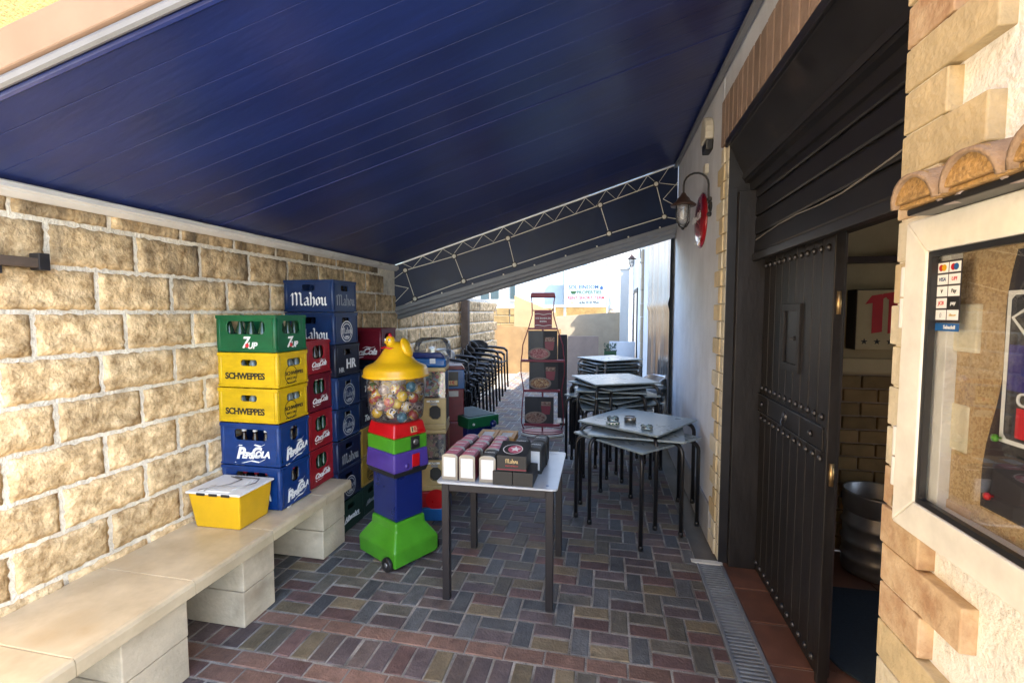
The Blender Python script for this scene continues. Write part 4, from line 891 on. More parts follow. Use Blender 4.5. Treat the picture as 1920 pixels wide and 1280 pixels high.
tl = MB().use('toy_yellow', True).sphere((0, 0, 0), .052, 14, 10, (.5, .95, 1.4)).build('hen_tail', lid); tl.location = (tlx, tly, 1.418); tl.rotation_euler = (R(8), R(-22), lid_rot)
c = MB().use('toy_red', True)
for dx, dz, r in ((-.015, .036, .010), (0, .043, .012), (.015, .036, .009)): c.sphere((hx + dx * .3, hy + dx, 1.462 + dz), r, 8, 6)
c.build('comb', lid)
bx, by = lp(-.022, -.072)
MB().use('paint_yellow', True).sphere((bx, by, 1.458), .013, 8, 6, (1, 1, .7)).build('beak', lid)
rd = MB().use('toy_red', True); rd.tube([(lp(-.022 + .062 * math.sin(R(a)), -.022 - .062 * math.cos(R(a))) + (1.428 - .012 * abs(math.sin(R(a * 2.2))),)) for a in range(-70, 71, 14)], .006, 6).build('scarf', lid)
ew = MB().use('print_white', True)
for s_ in (-1, 1): ex, ey = lp(-.022 + .018 * s_, -.060); ew.sphere((ex, ey, 1.474), .009, 8, 6)
ew.build('eye_white', lid); ew = MB().use('print_black', True)
for s_ in (-1, 1): ex, ey = lp(-.022 + .019 * s_, -.068); ew.sphere((ex, ey, 1.474), .0045, 8, 6)
ew.build('pupil', lid)
# balls in the globe: each one its own thing
def ball_mat(nm, a, b, thr):
    m = bpy.data.materials.new(nm); m.use_nodes = True; MATS[nm] = m; N = m.node_tree.nodes; Lk = m.node_tree.links; p = N['Principled BSDF']; p.inputs['Roughness'].default_value = .18; p.inputs['Coat Weight'].default_value = .6
    tc_ = N.new('ShaderNodeTexCoord'); oi = N.new('ShaderNodeObjectInfo'); ad = N.new('ShaderNodeVectorMath'); ad.operation = 'ADD'; Lk.new(tc_.outputs['Object'], ad.inputs[0]); Lk.new(oi.outputs['Location'], ad.inputs[1])
    n_ = N.new('ShaderNodeTexNoise'); n_.inputs['Scale'].default_value = 22; n_.inputs['Detail'].default_value = 1.5; Lk.new(ad.outputs[0], n_.inputs['Vector'])
    r_ = N.new('ShaderNodeValToRGB'); r_.color_ramp.interpolation = 'CONSTANT'; e = r_.color_ramp.elements; e[0].color = (*a, 1); e[1].position = thr; e[1].color = (*b, 1); q_ = e.new(thr + .09); q_.color = (.7, .66, .58, 1); q2 = e.new(thr + .16); q2.color = (.03, .02, .02, 1)
    Lk.new(n_.outputs['Fac'], r_.inputs[0]); Lk.new(r_.outputs[0], p.inputs['Base Color']); return m
bms = [ball_mat('ball_%d' % k, a, b, t) for k, (a, b, t) in enumerate((((.70, .46, .02), (.70, .46, .02), .55), ((.40, .05, .04), (.62, .42, .05), .5), ((.10, .22, .07), (.40, .12, .06), .5), ((.22, .18, .20), (.45, .40, .38), .48), ((.45, .03, .10), (.55, .40, .42), .52), ((.02, .13, .20), (.10, .25, .30), .5), ((.62, .55, .42), (.55, .35, .03), .46)))]
sph = [MB().use(m, True).sphere((0, 0, 0), .0365, 16, 10).mesh('toy_ball') for m in bms]
rg = random.Random(21); pos = []; tries = 0
while len(pos) < 46 and tries < 60000:
    tries += 1
    zz = G0 + .042 + (len(pos) / 46) * .20 + rg.uniform(-.01, .012); rmax = .181 - .042 + (zz - G0) * .08; a = rg.uniform(0, 6.283); r = rmax * math.sqrt(rg.random())
    if rg.random() < .55: r = rmax
    p = Vector((r * math.cos(a), r * math.sin(a), zz))
    if all((p - o_).length > .0705 for o_ in pos): pos.append(p)
nm_ = ('yellow', 'red and yellow', 'green and red', 'grey', 'magenta', 'teal', 'cream')
for p in pos:
    k = rg.choice([0, 0, 0, 1, 1, 2, 3, 3, 4, 5, 6, 6]); q_ = R(61)
    o = link('toy_ball', sph[k], None, (-1.432 + p.x * math.cos(q_) - p.y * math.sin(q_), 2.965 + p.x * math.sin(q_) + p.y * math.cos(q_), p.z), (rg.uniform(0, 6), rg.uniform(0, 6), rg.uniform(0, 6)))
    tag(o, nm_[k] + ' toy ball inside the clear globe under the hen lid', 'ball', nm_[k] + ' balls in the toy globe')

# ------------------------------------------------------------------ cream capsule machine behind it
cm = thing('capsule_machine', 'two-tier cream capsule machine with blue top behind the hen machine', 'vending machine', (-1.455, 3.62, 0), R(14))
MB().use('toy_blue2').box(-.165, .165, -.16, .16, 0, .11).build('foot', cm, .012)
MB().use('red_plastic').box(-.16, .16, -.155, .155, .1105, .245).build('plinth', cm, .012)
MB().use('toy_red').lathe([(.085, -.1575), (.085, -.155)], 20, (.07, 0, .18), 'y').build('plinth_disc', cm)
for z0 in (.246, .752):
    MB().use('cream_plastic').box(-.155, .155, -.15, .15, z0, z0 + .05).build('tray', cm, .010)
    md = MB().use('cream_plastic').panel((-.155, -.15, z0 + .0505), (1, 0, 0), (0, 0, 1), (0, -1, 0), .31, .205, .03, (.175, .265, .035, .145), .28).build('coin_panel', cm, .004)
    MB().use('print_white').box(.0, .10, -.1515, -.1502, z0 + .225, z0 + .24).build('name_plate', md); MB().use('dark_steel').box(.03, .085, -.1525, -.1503, z0 + .2, z0 + .22).build('coin_slot', md)
    put(text_mesh('AUTO', .018, 0, .0004, 'print_black'), 'lettering', md, (.05, -.1518, z0 + .2325), (1, 0, 0), (0, 0, 1))
    MB().use('interior_dark').box(-.15, .15, -.11, .15, z0 + .052, z0 + .255).build('chute', cm)
    MB().use('clear_box').panel((-.15, -.145, z0 + .257), (1, 0, 0), (0, 0, 1), (0, -1, 0), .30, .21, .003).panel((.15, -.142, z0 + .257), (0, 1, 0), (0, 0, 1), (1, 0, 0), .28, .21, .003).build('window', cm)
    MB().use('cream_plastic').box(-.155, -.15, -.145, .15, z0 + .256, z0 + .47).box(-.155, .15, .145, .15, z0 + .256, z0 + .47).build('back', cm)
    MB().use('cream_plastic').box(-.155, .155, -.15, .15, z0 + .4705, z0 + .505).build('top_band', cm, .008)
# picture cards standing in the two windows, abstract blobs of colour
def blob_mat(nm, cols, sc):
    m = bpy.data.materials.new(nm); m.use_nodes = True; MATS[nm] = m; N = m.node_tree.nodes; Lk = m.node_tree.links; p = N['Principled BSDF']; p.inputs['Roughness'].default_value = .45
    g = N.new('ShaderNodeNewGeometry'); v = N.new('ShaderNodeTexVoronoi'); v.inputs['Scale'].default_value = sc; n_ = N.new('ShaderNodeTexNoise'); n_.inputs['Scale'].default_value = sc * .8
    mx = N.new('ShaderNodeMix'); mx.data_type = 'VECTOR'; mx.inputs[0].default_value = .06; Lk.new(g.outputs['Position'], n_.inputs['Vector']); Lk.new(g.outputs['Position'], mx.inputs[4]); Lk.new(n_.outputs['Color'], mx.inputs[5]); Lk.new(mx.outputs[1], v.inputs['Vector'])
    s_ = N.new('ShaderNodeSeparateColor'); Lk.new(v.outputs['Color'], s_.inputs[0]); r_ = N.new('ShaderNodeValToRGB'); r_.color_ramp.interpolation = 'CONSTANT'; e = r_.color_ramp.elements
    e[0].color = (*cols[0], 1); e[1].position = 1 / len(cols); e[1].color = (*cols[1], 1)
    for k in range(2, len(cols)): q_ = e.new(k / len(cols)); q_.color = (*cols[k], 1)
    Lk.new(s_.outputs[0], r_.inputs[0]); Lk.new(r_.outputs[0], p.inputs['Base Color']); return m
blob_mat('cards_bright', [(.55, .10, .10), (.65, .60, .50), (.55, .20, .35), (.10, .10, .12), (.50, .42, .15), (.25, .40, .45), (.03, .02, .02)], 42)
blob_mat('cards_dark', [(.10, .05, .03), (.45, .32, .18), (.03, .02, .02), (.50, .20, .18), (.30, .22, .12), (.55, .45, .30)], 40)
for z0, m, lb in ((.752, 'cards_bright', 'bright toy picture card in the upper window of the capsule machine'), (.246, 'cards_dark', 'brown toy picture card in the lower window of the capsule machine')):
    o = MB().use(m).box(-.13, .13, -.12, -.116, 0, .20).build('picture_card', None, 0, (-1.455, 3.62, z0 + .258), (R(-4), 0, R(14))); tag(o, lb, 'card')
MB().use('toy_blue2').box(-.16, .16, -.155, .155, 1.2575, 1.33).build('cap', cm, .018); MB().use('toy_blue').prism([(-.15, 1.3305), (.15, 1.3305), (.12, 1.375), (-.12, 1.375)], 'y', -.14, .14).build('cap_top', cm, .01)
MB().use('paper').box(.03, .075, -.1585, -.1555, 1.29, 1.33).build('price_tag', cm)
MB().use('clear_box', True).lathe([(.15, 1.31), (.155, 1.40), (.14, 1.46), (.10, 1.485), (.0005, 1.49)], 24, (0.03, .05, 0), cap=False).build('dome', cm)

# ------------------------------------------------------------------ second toy machine, dismantled: red head, blue body, green tray
rm = thing('old_toy_machine', 'small red and blue toy machine head behind the capsule machine', 'vending machine', (-1.53, 4.42, 0), R(20))
MB().use('crimson_plastic').box(-.13, .13, -.12, .12, 0, .62).build('pedestal', rm, .01)
MB().use('crimson_plastic').box(-.115, .115, -.11, .11, .6205, .945).build('lower_head', rm, .008); MB().use('toy_blue2').box(-.12, .12, -.115, .115, .9455, 1.135).build('upper_head', rm, .006); MB().use('crimson_plastic').prism([(-.13, 1.136), (.13, 1.136), (.10, 1.175), (-.10, 1.175)], 'y', -.125, .125).build('roof', rm, .006)
MB().use('black_plastic').box(-.07, .06, -.118, -.1155, .97, 1.115).build('window', rm); MB().use('dark_steel').box(-.05, .06, -.1135, -.1105, .87, .925).build('coin_plate', rm); MB().use('print_gold').box(-.05, .05, -.1205, -.1182, .985, 1.03).build('price_plate', rm)
put(text_mesh('1€', .045, 0, .001, 'print_red'), 'lettering', rm, (0, -.1212, 1.008), (1, 0, 0), (0, 0, 1))
gb = thing('green_machine_base', 'green plastic machine base with dark top on a red and blue pedestal', 'machine base', (-1.36, 4.50, 0), R(48))
MB().use('crimson_plastic').box(-.13, .15, -.15, .15, 0, .46).build('pedestal', gb, .01); MB().use('toy_blue').box(-.14, .16, -.16, .16, .4605, .575).build('blue_block', gb, .012)
g_ = MB().use('green_plastic').box(-.18, .18, -.25, .25, .5755, .685).build('tray', gb, .012); MB().use('dark_green').box(-.15, .15, -.22, .22, .6855, .69).build('tray_top', gb, .002)
MB().use('toy_blue', True).sphere((.10, -.262, .60), .036, 12, 8, (1, .8, 1)).build('wheel', gb); MB().use('cap_white', True).lathe([(.013, -.250), (.012, -.258), (.0005, -.26)], 10, (-.12, 0, .62), 'y').build('bolt', gb)

# ------------------------------------------------------------------ front table and what stands on it
ft = thing('square_table', 'small white-topped table with dark legs in the middle foreground', 'table', (-.618, 2.842, 0), R(1.0))
tw = .352
mb = MB().use('white_melamine'); r = .03
pts = []
for cx, cy, a0 in ((tw - r, -tw + r, -90), (tw - r, tw - r, 0), (-tw + r, tw - r, 90), (-tw + r, -tw + r, 180)):
    for k in range(6): pts.append((cx + r * math.cos(R(a0 + 18 * k)), cy + r * math.sin(R(a0 + 18 * k))))
mb.prism(pts, 'z', .712, .7235).build('tabletop', ft, .003)
for sx in (-1, 1):
    for sy in (-1, 1): MB().use('brown_leg').box(sx * .305 - .0215, sx * .305 + .0215, sy * .305 - .0215, sy * .305 + .0215, .002, .711).build('leg', ft, .003)
for sx in (-1, 1):
    MB().use('brown_leg').box(sx * .31 - .012, sx * .31 + .012, -.283, .283, .66, .7105).build('apron', ft, .002); MB().use('brown_leg').box(-.283, .283, sx * .31 - .012, sx * .31 + .012, .66, .7105).build('apron', ft, .002)
put(text_mesh('mahou', .03, .2, .0005, 'print_grey', ext=.0003), 'lettering', ft, (.25, .30, .7238), (1, 0, 0), (0, 1, 0))
MB().use('print_blue').lathe([(.009, .7236), (.009, .7239)], 10, (.29, -.30, 0)).build('printed_dot', ft)
TZ = .7237
def napkin(x, y, lb, top='pink_print', body='steel', rz=0, h=.138, side='maroon'):
    t = thing('napkin_dispenser', lb, 'napkin dispenser', (x, y, TZ), R(rz), 'napkin dispensers on the white table'); w, d = .047, .072
    def pr(w_, h0, h1): return [(-w_, h0), (w_, h0), (w_, h1), (w_ * .8, h1 + .012), (w_ * .35, h1 + .018), (-w_ * .35, h1 + .018), (-w_ * .8, h1 + .012), (-w_, h1)]
    MB().use(side).prism(pr(w, .004, h), 'y', -d + .012, d - .012).build('case', t, .002)
    for e0 in (-d, d - .0115): MB().use(body).prism(pr(w + .0015, 0, h + .001), 'y', e0, e0 + .0115).build('end_frame', t, .002)
    MB().use('paper').box(-w * .78, w * .78, -d - .0035, -d - .0005, .022, h - .002).build('napkins', t, .003)
    MB().use(top).prism([(-w * .78, h + .0135), (w * .78, h + .0135), (w * .34, h + .0195), (-w * .34, h + .0195)], 'y', -d + .014, d - .014).build('top_label', t)
    put(text_mesh('mahou', .022, 0, .0004, 'print_white', ext=.0003), 'lettering', t, (0, 0, h + .0198), (1, 0, 0), (0, 1, 0))
    return t
cols = [-.892, -.783, -.672]; rows_ = ['front', 'middle', 'back']; cn = ['left', 'centre', 'third']
for ci, x in enumerate(cols):
    for ri in range(3):
        dark = (ci == 2 and ri == 0)
        napkin(x + (.002, -.004, .005)[(ri + ci) % 3], 2.588 + .153 * ri + (.004, 0, .003)[ci], ('black-sided' if dark else 'pink-topped') + ' napkin dispenser in the ' + rows_[ri] + ' row, ' + ('leftmost column', 'second column', 'third column')[ci], 'pink_print' if not dark else 'card_black', 'steel', (-1, 1.5, 2)[ci] * (1, -.8, 1.4)[ri], .138, 'card_black' if dark else 'maroon')
napkin(-.53, 2.86, 'black napkin dispenser behind the black coaster box, left one', 'card_black', 'card_black', 2, .14, 'card_black')
napkin(-.425, 2.80, 'black napkin dispenser to the right of the black coaster box', 'card_black', 'card_black', -3, .14, 'card_black')
napkin(-.42, 2.965, 'rearmost black napkin dispenser on the white table', 'card_black', 'card_black', 2, .14, 'card_black')
for lb, x0, y0, z0, w, d, h in (('flat black cardboard tray under the coaster box, left', -.573, 2.60, TZ, .115, .19, .078), ('flat black cardboard tray under the coaster box, right', -.456, 2.60, TZ, .115, .19, .078)):
    tag(MB().use('card_black').box(-w / 2 + .0005, w / 2 - .0005, -d / 2, d / 2, 0, h).build('cardboard_tray', None, .002, (x0, y0, z0)), lb, 'box', 'black trays on the white table')
cb = thing('coaster_box', 'black cardboard box with gold lettering and round emblem on the table', 'box', (-.525, 2.615, TZ + .0785), R(1))
MB().use('card_black').hexa([(-.085, -.095, 0), (.085, -.095, 0), (.085, .08, 0), (-.085, .08, 0), (-.085, -.095, .088), (.085, -.095, .088), (.085, .08, .125), (-.085, .08, .125)]).build('carton', cb, .002)
put(mahou(.075, 'print_gold'), 'lettering', cb, (0, -.0956, .055), (1, 0, 0), (0, 0, 1)); MB().use('maroon').box(-.0845, .0845, -.0965, -.0953, .006, .012).build('red_line', cb)
put(text_mesh('CINCO ESTRELLAS', .009, 0, 0, 'print_red', ext=.0003), 'lettering', cb, (0, -.0956, .030), (1, 0, 0), (0, 0, 1))
u = Vector((0, .175, .037)).normalized()
put(MB().use('pink_print').lathe([(.043, 0), (.043, .0008)], 24).mesh('disc'), 'emblem_disc', cb, (.01, -.02, .1045), (1, 0, 0), u); put(MB().use('print_white').prism([((.032 if v % 2 == 0 else .014) * math.sin(v * math.pi / 5), (.032 if v % 2 == 0 else .014) * math.cos(v * math.pi / 5)) for v in range(10)], 'z', 0, .0008).mesh('star'), 'emblem_star', cb, (.01, -.02, .1056), (1, 0, 0), u)
put(rings(.058, .005, 'print_white'), 'ring', cb, (-.005, -.02, .1045), (1, 0, 0), u)
for x, lb in ((-.800, 'left small pine box with white card window at the table back'), (-.668, 'right small pine box with white card window at the table back')):
    wb = thing('wooden_box', lb, 'wooden box', (x, 3.07, TZ), R(3), 'small pine boxes on the white table'); MB().use('pine').box(-.062, .062, -.10, .10, 0, .135).build('carcass', wb, .004); MB().use('pine').panel((-.064, -.10, .1355), (1, 0, 0), (0, 1, 0), (0, 0, 1), .128, .2, -.006, (.026, .102, .045, .155), .03).build('lid_frame', wb, .002); MB().use('paper').box(-.037, .037, -.054, .054, .1356, .138).build('card', wb)

# ------------------------------------------------------------------ stacked cafe tables on the right
def bend(p, q_, r, n=5):   # horizontal run p -> corner q_ then down, with a rounded elbow
    p, q_ = Vector(p), Vector(q_); d = (q_ - p).normalized(); c = q_ - d * r
    return [tuple(p), tuple(c)] + [tuple(c + d * r * math.sin(R(90 * k / n)) + Vector((0, 0, -r * (1 - math.cos(R(90 * k / n)))))) for k in range(1, n + 1)]
TT = {}
def table_proto(tm_, lm):
    if (tm_, lm) in TT: return TT[(tm_, lm)]
    h = .355; mb = MB().use(tm_).box(-h, h, -h, h, .704, .7155).use('black_plastic').box(-h + .001, h - .001, -h + .001, h - .001, .700, .7038)
    top_ = mb.mesh('tabletop', .002, 1)
    lg = MB().use(lm, True).tube(bend((.12, .12, .683), (.338, .338, .683), .075) + [(.338, .338, .02)], .0155, 8).use('black_plastic').lathe([(.019, 0), (.019, .028), (.016, .034)], 10, (.338, .338, 0)).mesh('leg')
    fr_ = MB().use(lm).tube([(.12, .12, .6835), (-.12, .12, .6835), (-.12, -.12, .6835), (.12, -.12, .6835)], .014, 8, True).mesh('underframe')
    TT[(tm_, lm)] = (top_, lg, fr_); return TT[(tm_, lm)]
def cafe_table(x, y, z, rot, label, group, tm_='grey_melamine', lm='black_tube'):
    a, b, c = table_proto(tm_, lm); t = thing('cafe_table', label, 'table', (x, y, z), R(rot), group); link('tabletop', a, t); link('underframe', c, t)
    for k in range(4): link('leg', b, t, None, (0, 0, k * math.pi / 2))
    return t
G1_ = 'stacked tables nearest the doorway'
cafe_table(.255, 3.97, .0845, -32, 'topmost table of the nearest stack carrying the ashtrays', G1_); cafe_table(.25, 3.897, .0425, -6.5, 'middle table of the nearest stack under the ashtray table', G1_); cafe_table(.236, 3.815, .0005, 46.5, 'lowest table of the nearest stack with its corner pointing forward', G1_)
rots = [8, 35, 52, 22, -2, 40, 24]
for k, (ro, ord_) in enumerate(zip(rots, ('lowest', 'second', 'third', 'fourth', 'fifth', 'sixth', 'topmost'))):
    cafe_table(.06 + (.0, .03, -.02, .02, -.01, .02, .01)[k], 5.10 + (.02, -.02, .01, -.01, .02, 0, .01)[k], .0005 + .0445 * k, ro, ord_ + ' table of the tall middle stack, counted from the floor', 'tall middle stack of tables')
for k, ord_ in enumerate(('lowest', 'second', 'third', 'fourth', 'fifth', 'sixth', 'topmost')):
    cafe_table(.03, 7.27, .0005 + .047 * k, (36, 22)[k % 2] + k * .3, ord_ + ' table of the far stack, counted from the floor', 'far stack of tables', 'grey_melamine', 'taupe_rail')
# ashtrays on the near stack
AZ = .8007
def ashtray(name, label, x, y, z, r, h, m, notch=True):
    t = thing(name, label, 'ashtray', (x, y, z)); mb = MB().use(m, True); n = 24; L_ = [(r * .82, 0), (r * .95, .004), (r, h), (r * .9, h), (r * .8, .012), (.0006, .010)]
    for i_, (rr, zz) in enumerate(L_):
        for j in range(n): mb.v.append((rr * math.cos(2 * math.pi * j / n), rr * math.sin(2 * math.pi * j / n), zz - (.010 if notch and i_ in (2, 3) and j % 6 in (0, 1) else 0)))
    for a in range(len(L_) - 1):
        for j in range(n): mb.face([a * n + j, a * n + (j + 1) % n, (a + 1) * n + (j + 1) % n, (a + 1) * n + j])
    mb.face(list(range(n))[::-1]); mb.build('bowl', t); return t
a1 = ashtray('glass_ashtray', 'low round tin with green and white band under a glass ashtray', .05, 3.78, AZ, .053, .022, 'print_white', False)
gb_ = MB().use('toy_green')
for k in range(12): gb_.box(-.009, .009, -.0545, -.0535, .006, .017)
gm_ = MB().use('green_plastic').box(-.008, .008, -.0545, -.0530, .006, .017).mesh('green_mark')
for k in range(12): link('green_mark', gm_, a1, None, (0, 0, R(30 * k)))
ashtray('glass_ashtray', 'notched glass ashtray stacked on the green banded tin', .05, 3.78, AZ + .0225, .048, .036, 'ash_glass')
sa = ashtray('steel_ashtray', 'small brushed steel ashtray with pale ash behind the glass ones', .19, 3.90, AZ, .05, .04, 'steel', False); MB().use('paper', True).sphere((0, 0, .028), .038, 12, 6, (1, 1, .3)).build('ash', sa)
ashtray('glass_ashtray', 'single clear glass ashtray at the front corner of the table', .305, 3.665, AZ, .046, .03, 'ash_glass')

# ------------------------------------------------------------------ chairs
CH = {}
def chair_parts(fm, bm__):
    if (fm, bm__) in CH: return CH[(fm, bm__)]
    seat = MB().use(bm__).prism([(.20 * math.cos(R(a)) * 1.1, .20 * math.sin(R(a)) * 1.05) for a in range(0, 360, 20)], 'z', .435, .45).mesh('seat', .004)
    back = MB().use(bm__, True); n = 12
    for zz in (.56, .60, .66, .72, .765, .78):
        f = {.56: .72, .60: .9, .66: 1, .72: .98, .765: .8, .78: .55}[zz]
        for k in range(n + 1): a = R(90 + (k / n - .5) * 165 * f); back.v.append((.235 * math.cos(a), .02 + .225 * math.sin(a) + (zz - .56) * .18, zz))
    for b in range(5):
        for k in range(n): q_ = b * (n + 1) + k; back.face([q_, q_ + 1, q_ + n + 2, q_ + n + 1])
    back_me = back.mesh('backrest')
    loop = [(.25, -.25, .60), (.262, -.20, .64), (.265, -.05, .655)] + [(.265 * math.cos(R(a)), .03 + .245 * math.sin(R(a)), .66) for a in range(0, 181, 18)] + [(-.265, -.05, .655), (-.262, -.20, .64), (-.25, -.25, .60)]
    arm = MB().use(fm, True).tube(loop, .021, 8).mesh('arm_loop')
    lf = MB().use(fm, True).tube([(.25, -.25, .60), (.235, -.255, .44), (.24, -.27, .008)], .0155, 7).mesh('leg'); lb_ = MB().use(fm, True).tube([(.17, .245, .77), (.18, .22, .60), (.19, .19, .44), (.22, .29, .008)], .0155, 7).mesh('leg')
    rf = MB().use(fm, True).tube([(.235, -.255, .44), (-.235, -.255, .44)], .011, 6).mesh('stretcher')
    CH[(fm, bm__)] = (seat, back_me, arm, lf, lb_, rf); return CH[(fm, bm__)]
def chair(x, y, z, rot, label, group, fm='black_tube', bm__='black_plastic', tilt=0):
    s_, b_, a_, f_, r_, e_ = chair_parts(fm, bm__); t = thing('cafe_chair', label, 'chair', (x, y, z), R(rot), group); t.rotation_euler = (R(tilt), 0, R(rot))
    link('seat', s_, t); bo = link('backrest', b_, t); bo.modifiers.new('thick', 'SOLIDIFY').thickness = .008; link('arm_loop', a_, t); link('stretcher', e_, t)
    for sx in (1, -1):
        for m_ in (f_, r_): o_ = link('leg', m_, t); o_.scale = (sx, 1, 1)
    return t
on = ('first', 'second', 'third', 'fourth', 'fifth', 'sixth', 'seventh', 'eighth', 'ninth')
for k in range(9):
    chair(-1.95 + .018 * (k - 4.5), 6.78 + .12 * (k - 4.5), .0005 + .058 * k, 86, on[k] + ' black chair from the floor in the leaning chair stack', 'black chairs stacked by the block wall')
for k in range(5):
    chair(-2.12, 6.28 + .09 * (k - 4), .0005 + .098 * k, 92, (on[k] + ' chair from the floor in the small stack against the wall') if k < 3 else ('lower', 'upper')[k - 3] + ' silver-backed chair on top of the small stack by the wall', 'chairs stacked against the block wall', 'black_tube', 'black_plastic' if k < 3 else 'silver_chair')
for k, (x, y, z, ro, lb) in enumerate(((-.02, 6.25, .0005, 165, 'lower grey tube chair between the middle and far table stacks'), (.12, 6.27, .12, 172, 'upper grey tube chair between the middle and far table stacks'))):
    chair(x, y, z, ro, lb, 'grey tube chairs between the table stacks', 'taupe_rail', 'taupe_rail')
for k, (y, z, lb) in enumerate(((6.05, .0005, 'lower silver wire chair leaning by the plastic curtain'), (5.98, .12, 'upper silver wire chair by the plastic curtain'))): chair(.44, y, z, -70, lb, 'silver wire chairs by the curtain', 'silver_chair', 'silver_chair')

# ------------------------------------------------------------------ bottle-shaped menu stand
ms = thing('menu_stand', 'dark red bottle-shaped menu stand with food posters in the alley', 'sign', (-.875, 6.33, 0), R(6))
side = [(.16, 1.90), (.15, 1.84), (.145, 1.66), (.19, 1.50), (.275, 1.25), (.285, 1.12), (.30, 1.02), (.30, .86), (.262, .62), (.285, .35), (.292, .16), (.26, .07)]
for sx in (-1, 1): MB().use('maroon', True).tube([(sx * a, 0, b) for a, b in side], .0075, 7).build('side_wire', ms)
MB().use('maroon').prism([(-.175, 1.895), (.175, 1.895), (.16, 1.965), (-.16, 1.965)], 'y', -.03, .03).build('bottle_cap', ms, .012)
MB().use('maroon').box(-.115, .125, -.012, 0, 1.485, 1.715).build('head_panel', ms, .004); MB().use('maroon').box(-.148, .148, -.006, .006, 1.715, 1.728).box(-.2, .2, -.012, .012, 1.46, 1.484).build('cross_bar', ms)
put(text_mesh('RTE BANDA DE', .03, 0, .0004), 'lettering', ms, (.005, -.0128, 1.615), (1, 0, 0), (0, 0, 1)); put(text_mesh('BARRA', .03, 0, .0004), 'lettering', ms, (.005, -.0128, 1.572), (1, 0, 0), (0, 0, 1))
wv = MB().use('print_white')
for zz in (1.672, 1.515): wv.ribbon([(-.11 + .023 * k, -.0127, zz + .006 * math.sin(k * .9)) for k in range(11)], .006, (0, -1, 0))
wv.build('wave_lines', ms)
blob_mat('food_red', [(.30, .06, .07), (.40, .13, .13), (.22, .04, .05), (.46, .22, .20)], 70); blob_mat('food_gold', [(.40, .22, .09), (.30, .13, .05), (.16, .05, .03), (.50, .33, .17)], 60); blob_mat('food_brown', [(.20, .09, .06), (.30, .20, .15), (.10, .04, .03), (.26, .14, .11)], 60)
for (x0, z0, h, fm_) in ((-.20, 1.045, .40, 'food_red'), (-.185, .635, .385, 'food_gold'), (-.245, .155, .375, 'food_brown')):
    w_ = .40; pn = MB().use('poster_dark').box(x0, x0 + w_, -.016, -.004, z0, z0 + h).build('poster', ms, .002)
    MB().use('dark_navy').box(x0 + .006, x0 + w_ * .52, -.0172, -.0165, z0 + .1, z0 + h - .01).build('dark_bottle_picture', pn)
    MB().use('maroon').prism([(x0 + w_ * .60, z0 + .13), (x0 + w_ * .86, z0 + .13), (x0 + w_ * .9, z0 + .25), (x0 + w_ * .56, z0 + .25)], 'y', -.0178, -.0166).build('beer_glass_picture', pn); MB().use('food_brown').box(x0 + w_ * .57, x0 + w_ * .9, -.0176, -.0166, z0 + .252, z0 + .31).build('foam_picture', pn)
    MB().use('board_taupe').prism([(x0 + .15 + .155 * math.cos(R(a)), z0 + .085 + .085 * math.sin(R(a))) for a in range(0, 360, 15)], 'y', -.0186, -.0180).build('plate_picture', pn); MB().use(fm_).prism([(x0 + .15 + .128 * math.cos(R(a)), z0 + .085 + .066 * math.sin(R(a))) for a in range(0, 360, 15)], 'y', -.0194, -.0188).build('food_picture', pn)
for zz, a, b in ((1.015, -.30, .30), (.60, -.262, .24), (.125, -.26, .24)): MB().use('maroon').box(a, b, -.05, .012, zz, zz + .034).build('shelf', ms, .004)
bs = MB().use('box_white').prism([(.30 * math.cos(R(a)), .17 * math.sin(R(a))) for a in range(0, 360, 12)], 'z', .0, .03).build('base', ms, .008); MB().use('maroon').prism([(.285 * math.cos(R(a)), .155 * math.sin(R(a))) for a in range(0, 360, 12)], 'z', .0305, .045).build('base_top', ms, .004)
MB().use('maroon', True).tube([(.29 * math.cos(R(a)), .16 * math.sin(R(a)), .07) for a in range(0, 360, 15)], .007, 6, True).build('base_ring', ms)
MB().use('maroon').box(-.012, .012, .005, .03, .045, 1.7).build('spine', ms)
bb = thing('dark_sign_board', 'dark free-standing board behind the bottle-shaped menu stand', 'sign', (-.58, 7.05, 0), R(4)); MB().use('poster_dark').box(-.16, -.02, -.012, .012, .08, 1.36).build('board', bb, .02); MB().use('black_plastic').box(-.17, -.01, -.13, .13, 0, .03).box(-.10, -.08, -.01, .01, .03, .09).build('foot', bb, .006)

# ------------------------------------------------------------------ far end of the alley
def slab(name, label, cat, m, x0, x1, y, z0, z1, t=.03, lean=0, dz=0):
    o = thing(name, label, cat, (0, y, z0), 0); mb = MB().use(m).hexa([(x0, 0, 0), (x1, 0, 0), (x1, t, 0), (x0, t, 0), (x0, lean, z1 - z0), (x1, lean, z1 - z0 + dz), (x1, lean + t, z1 - z0 + dz), (x0, lean + t, z1 - z0)]); mb.build('panel', o, .004); return o
slab('plywood_sheet', 'stained tan plywood sheet leaning across the far end of the alley', 'board', 'plywood', -3.55, -1.30, 12.9, -.05, 1.34, .03, .25, -.12)
slab('plywood_sheet', 'taller pale plywood sheet standing behind the stained one', 'board', 'plywood_pale', -2.85, -1.55, 14.0, -.05, 2.22, .03, .15, -.55)
slab('taupe_board', 'plain taupe board standing right of the menu stand', 'board', 'board_taupe', -.98, -.22, 11.6, -.05, 1.10, .06, .08)
o = slab('ramp_wall', 'cream rendered ramp wall with sloping top at the far end', 'wall', 'render_cream', -1.75, .47, 15.6, -.06, 1.55, .2, 0, .16)
o = slab('low_wall', 'low grey wall at the far right by the green planter', 'wall', 'grey_stucco', .05, .74, 13.2, -.06, .88, .15)
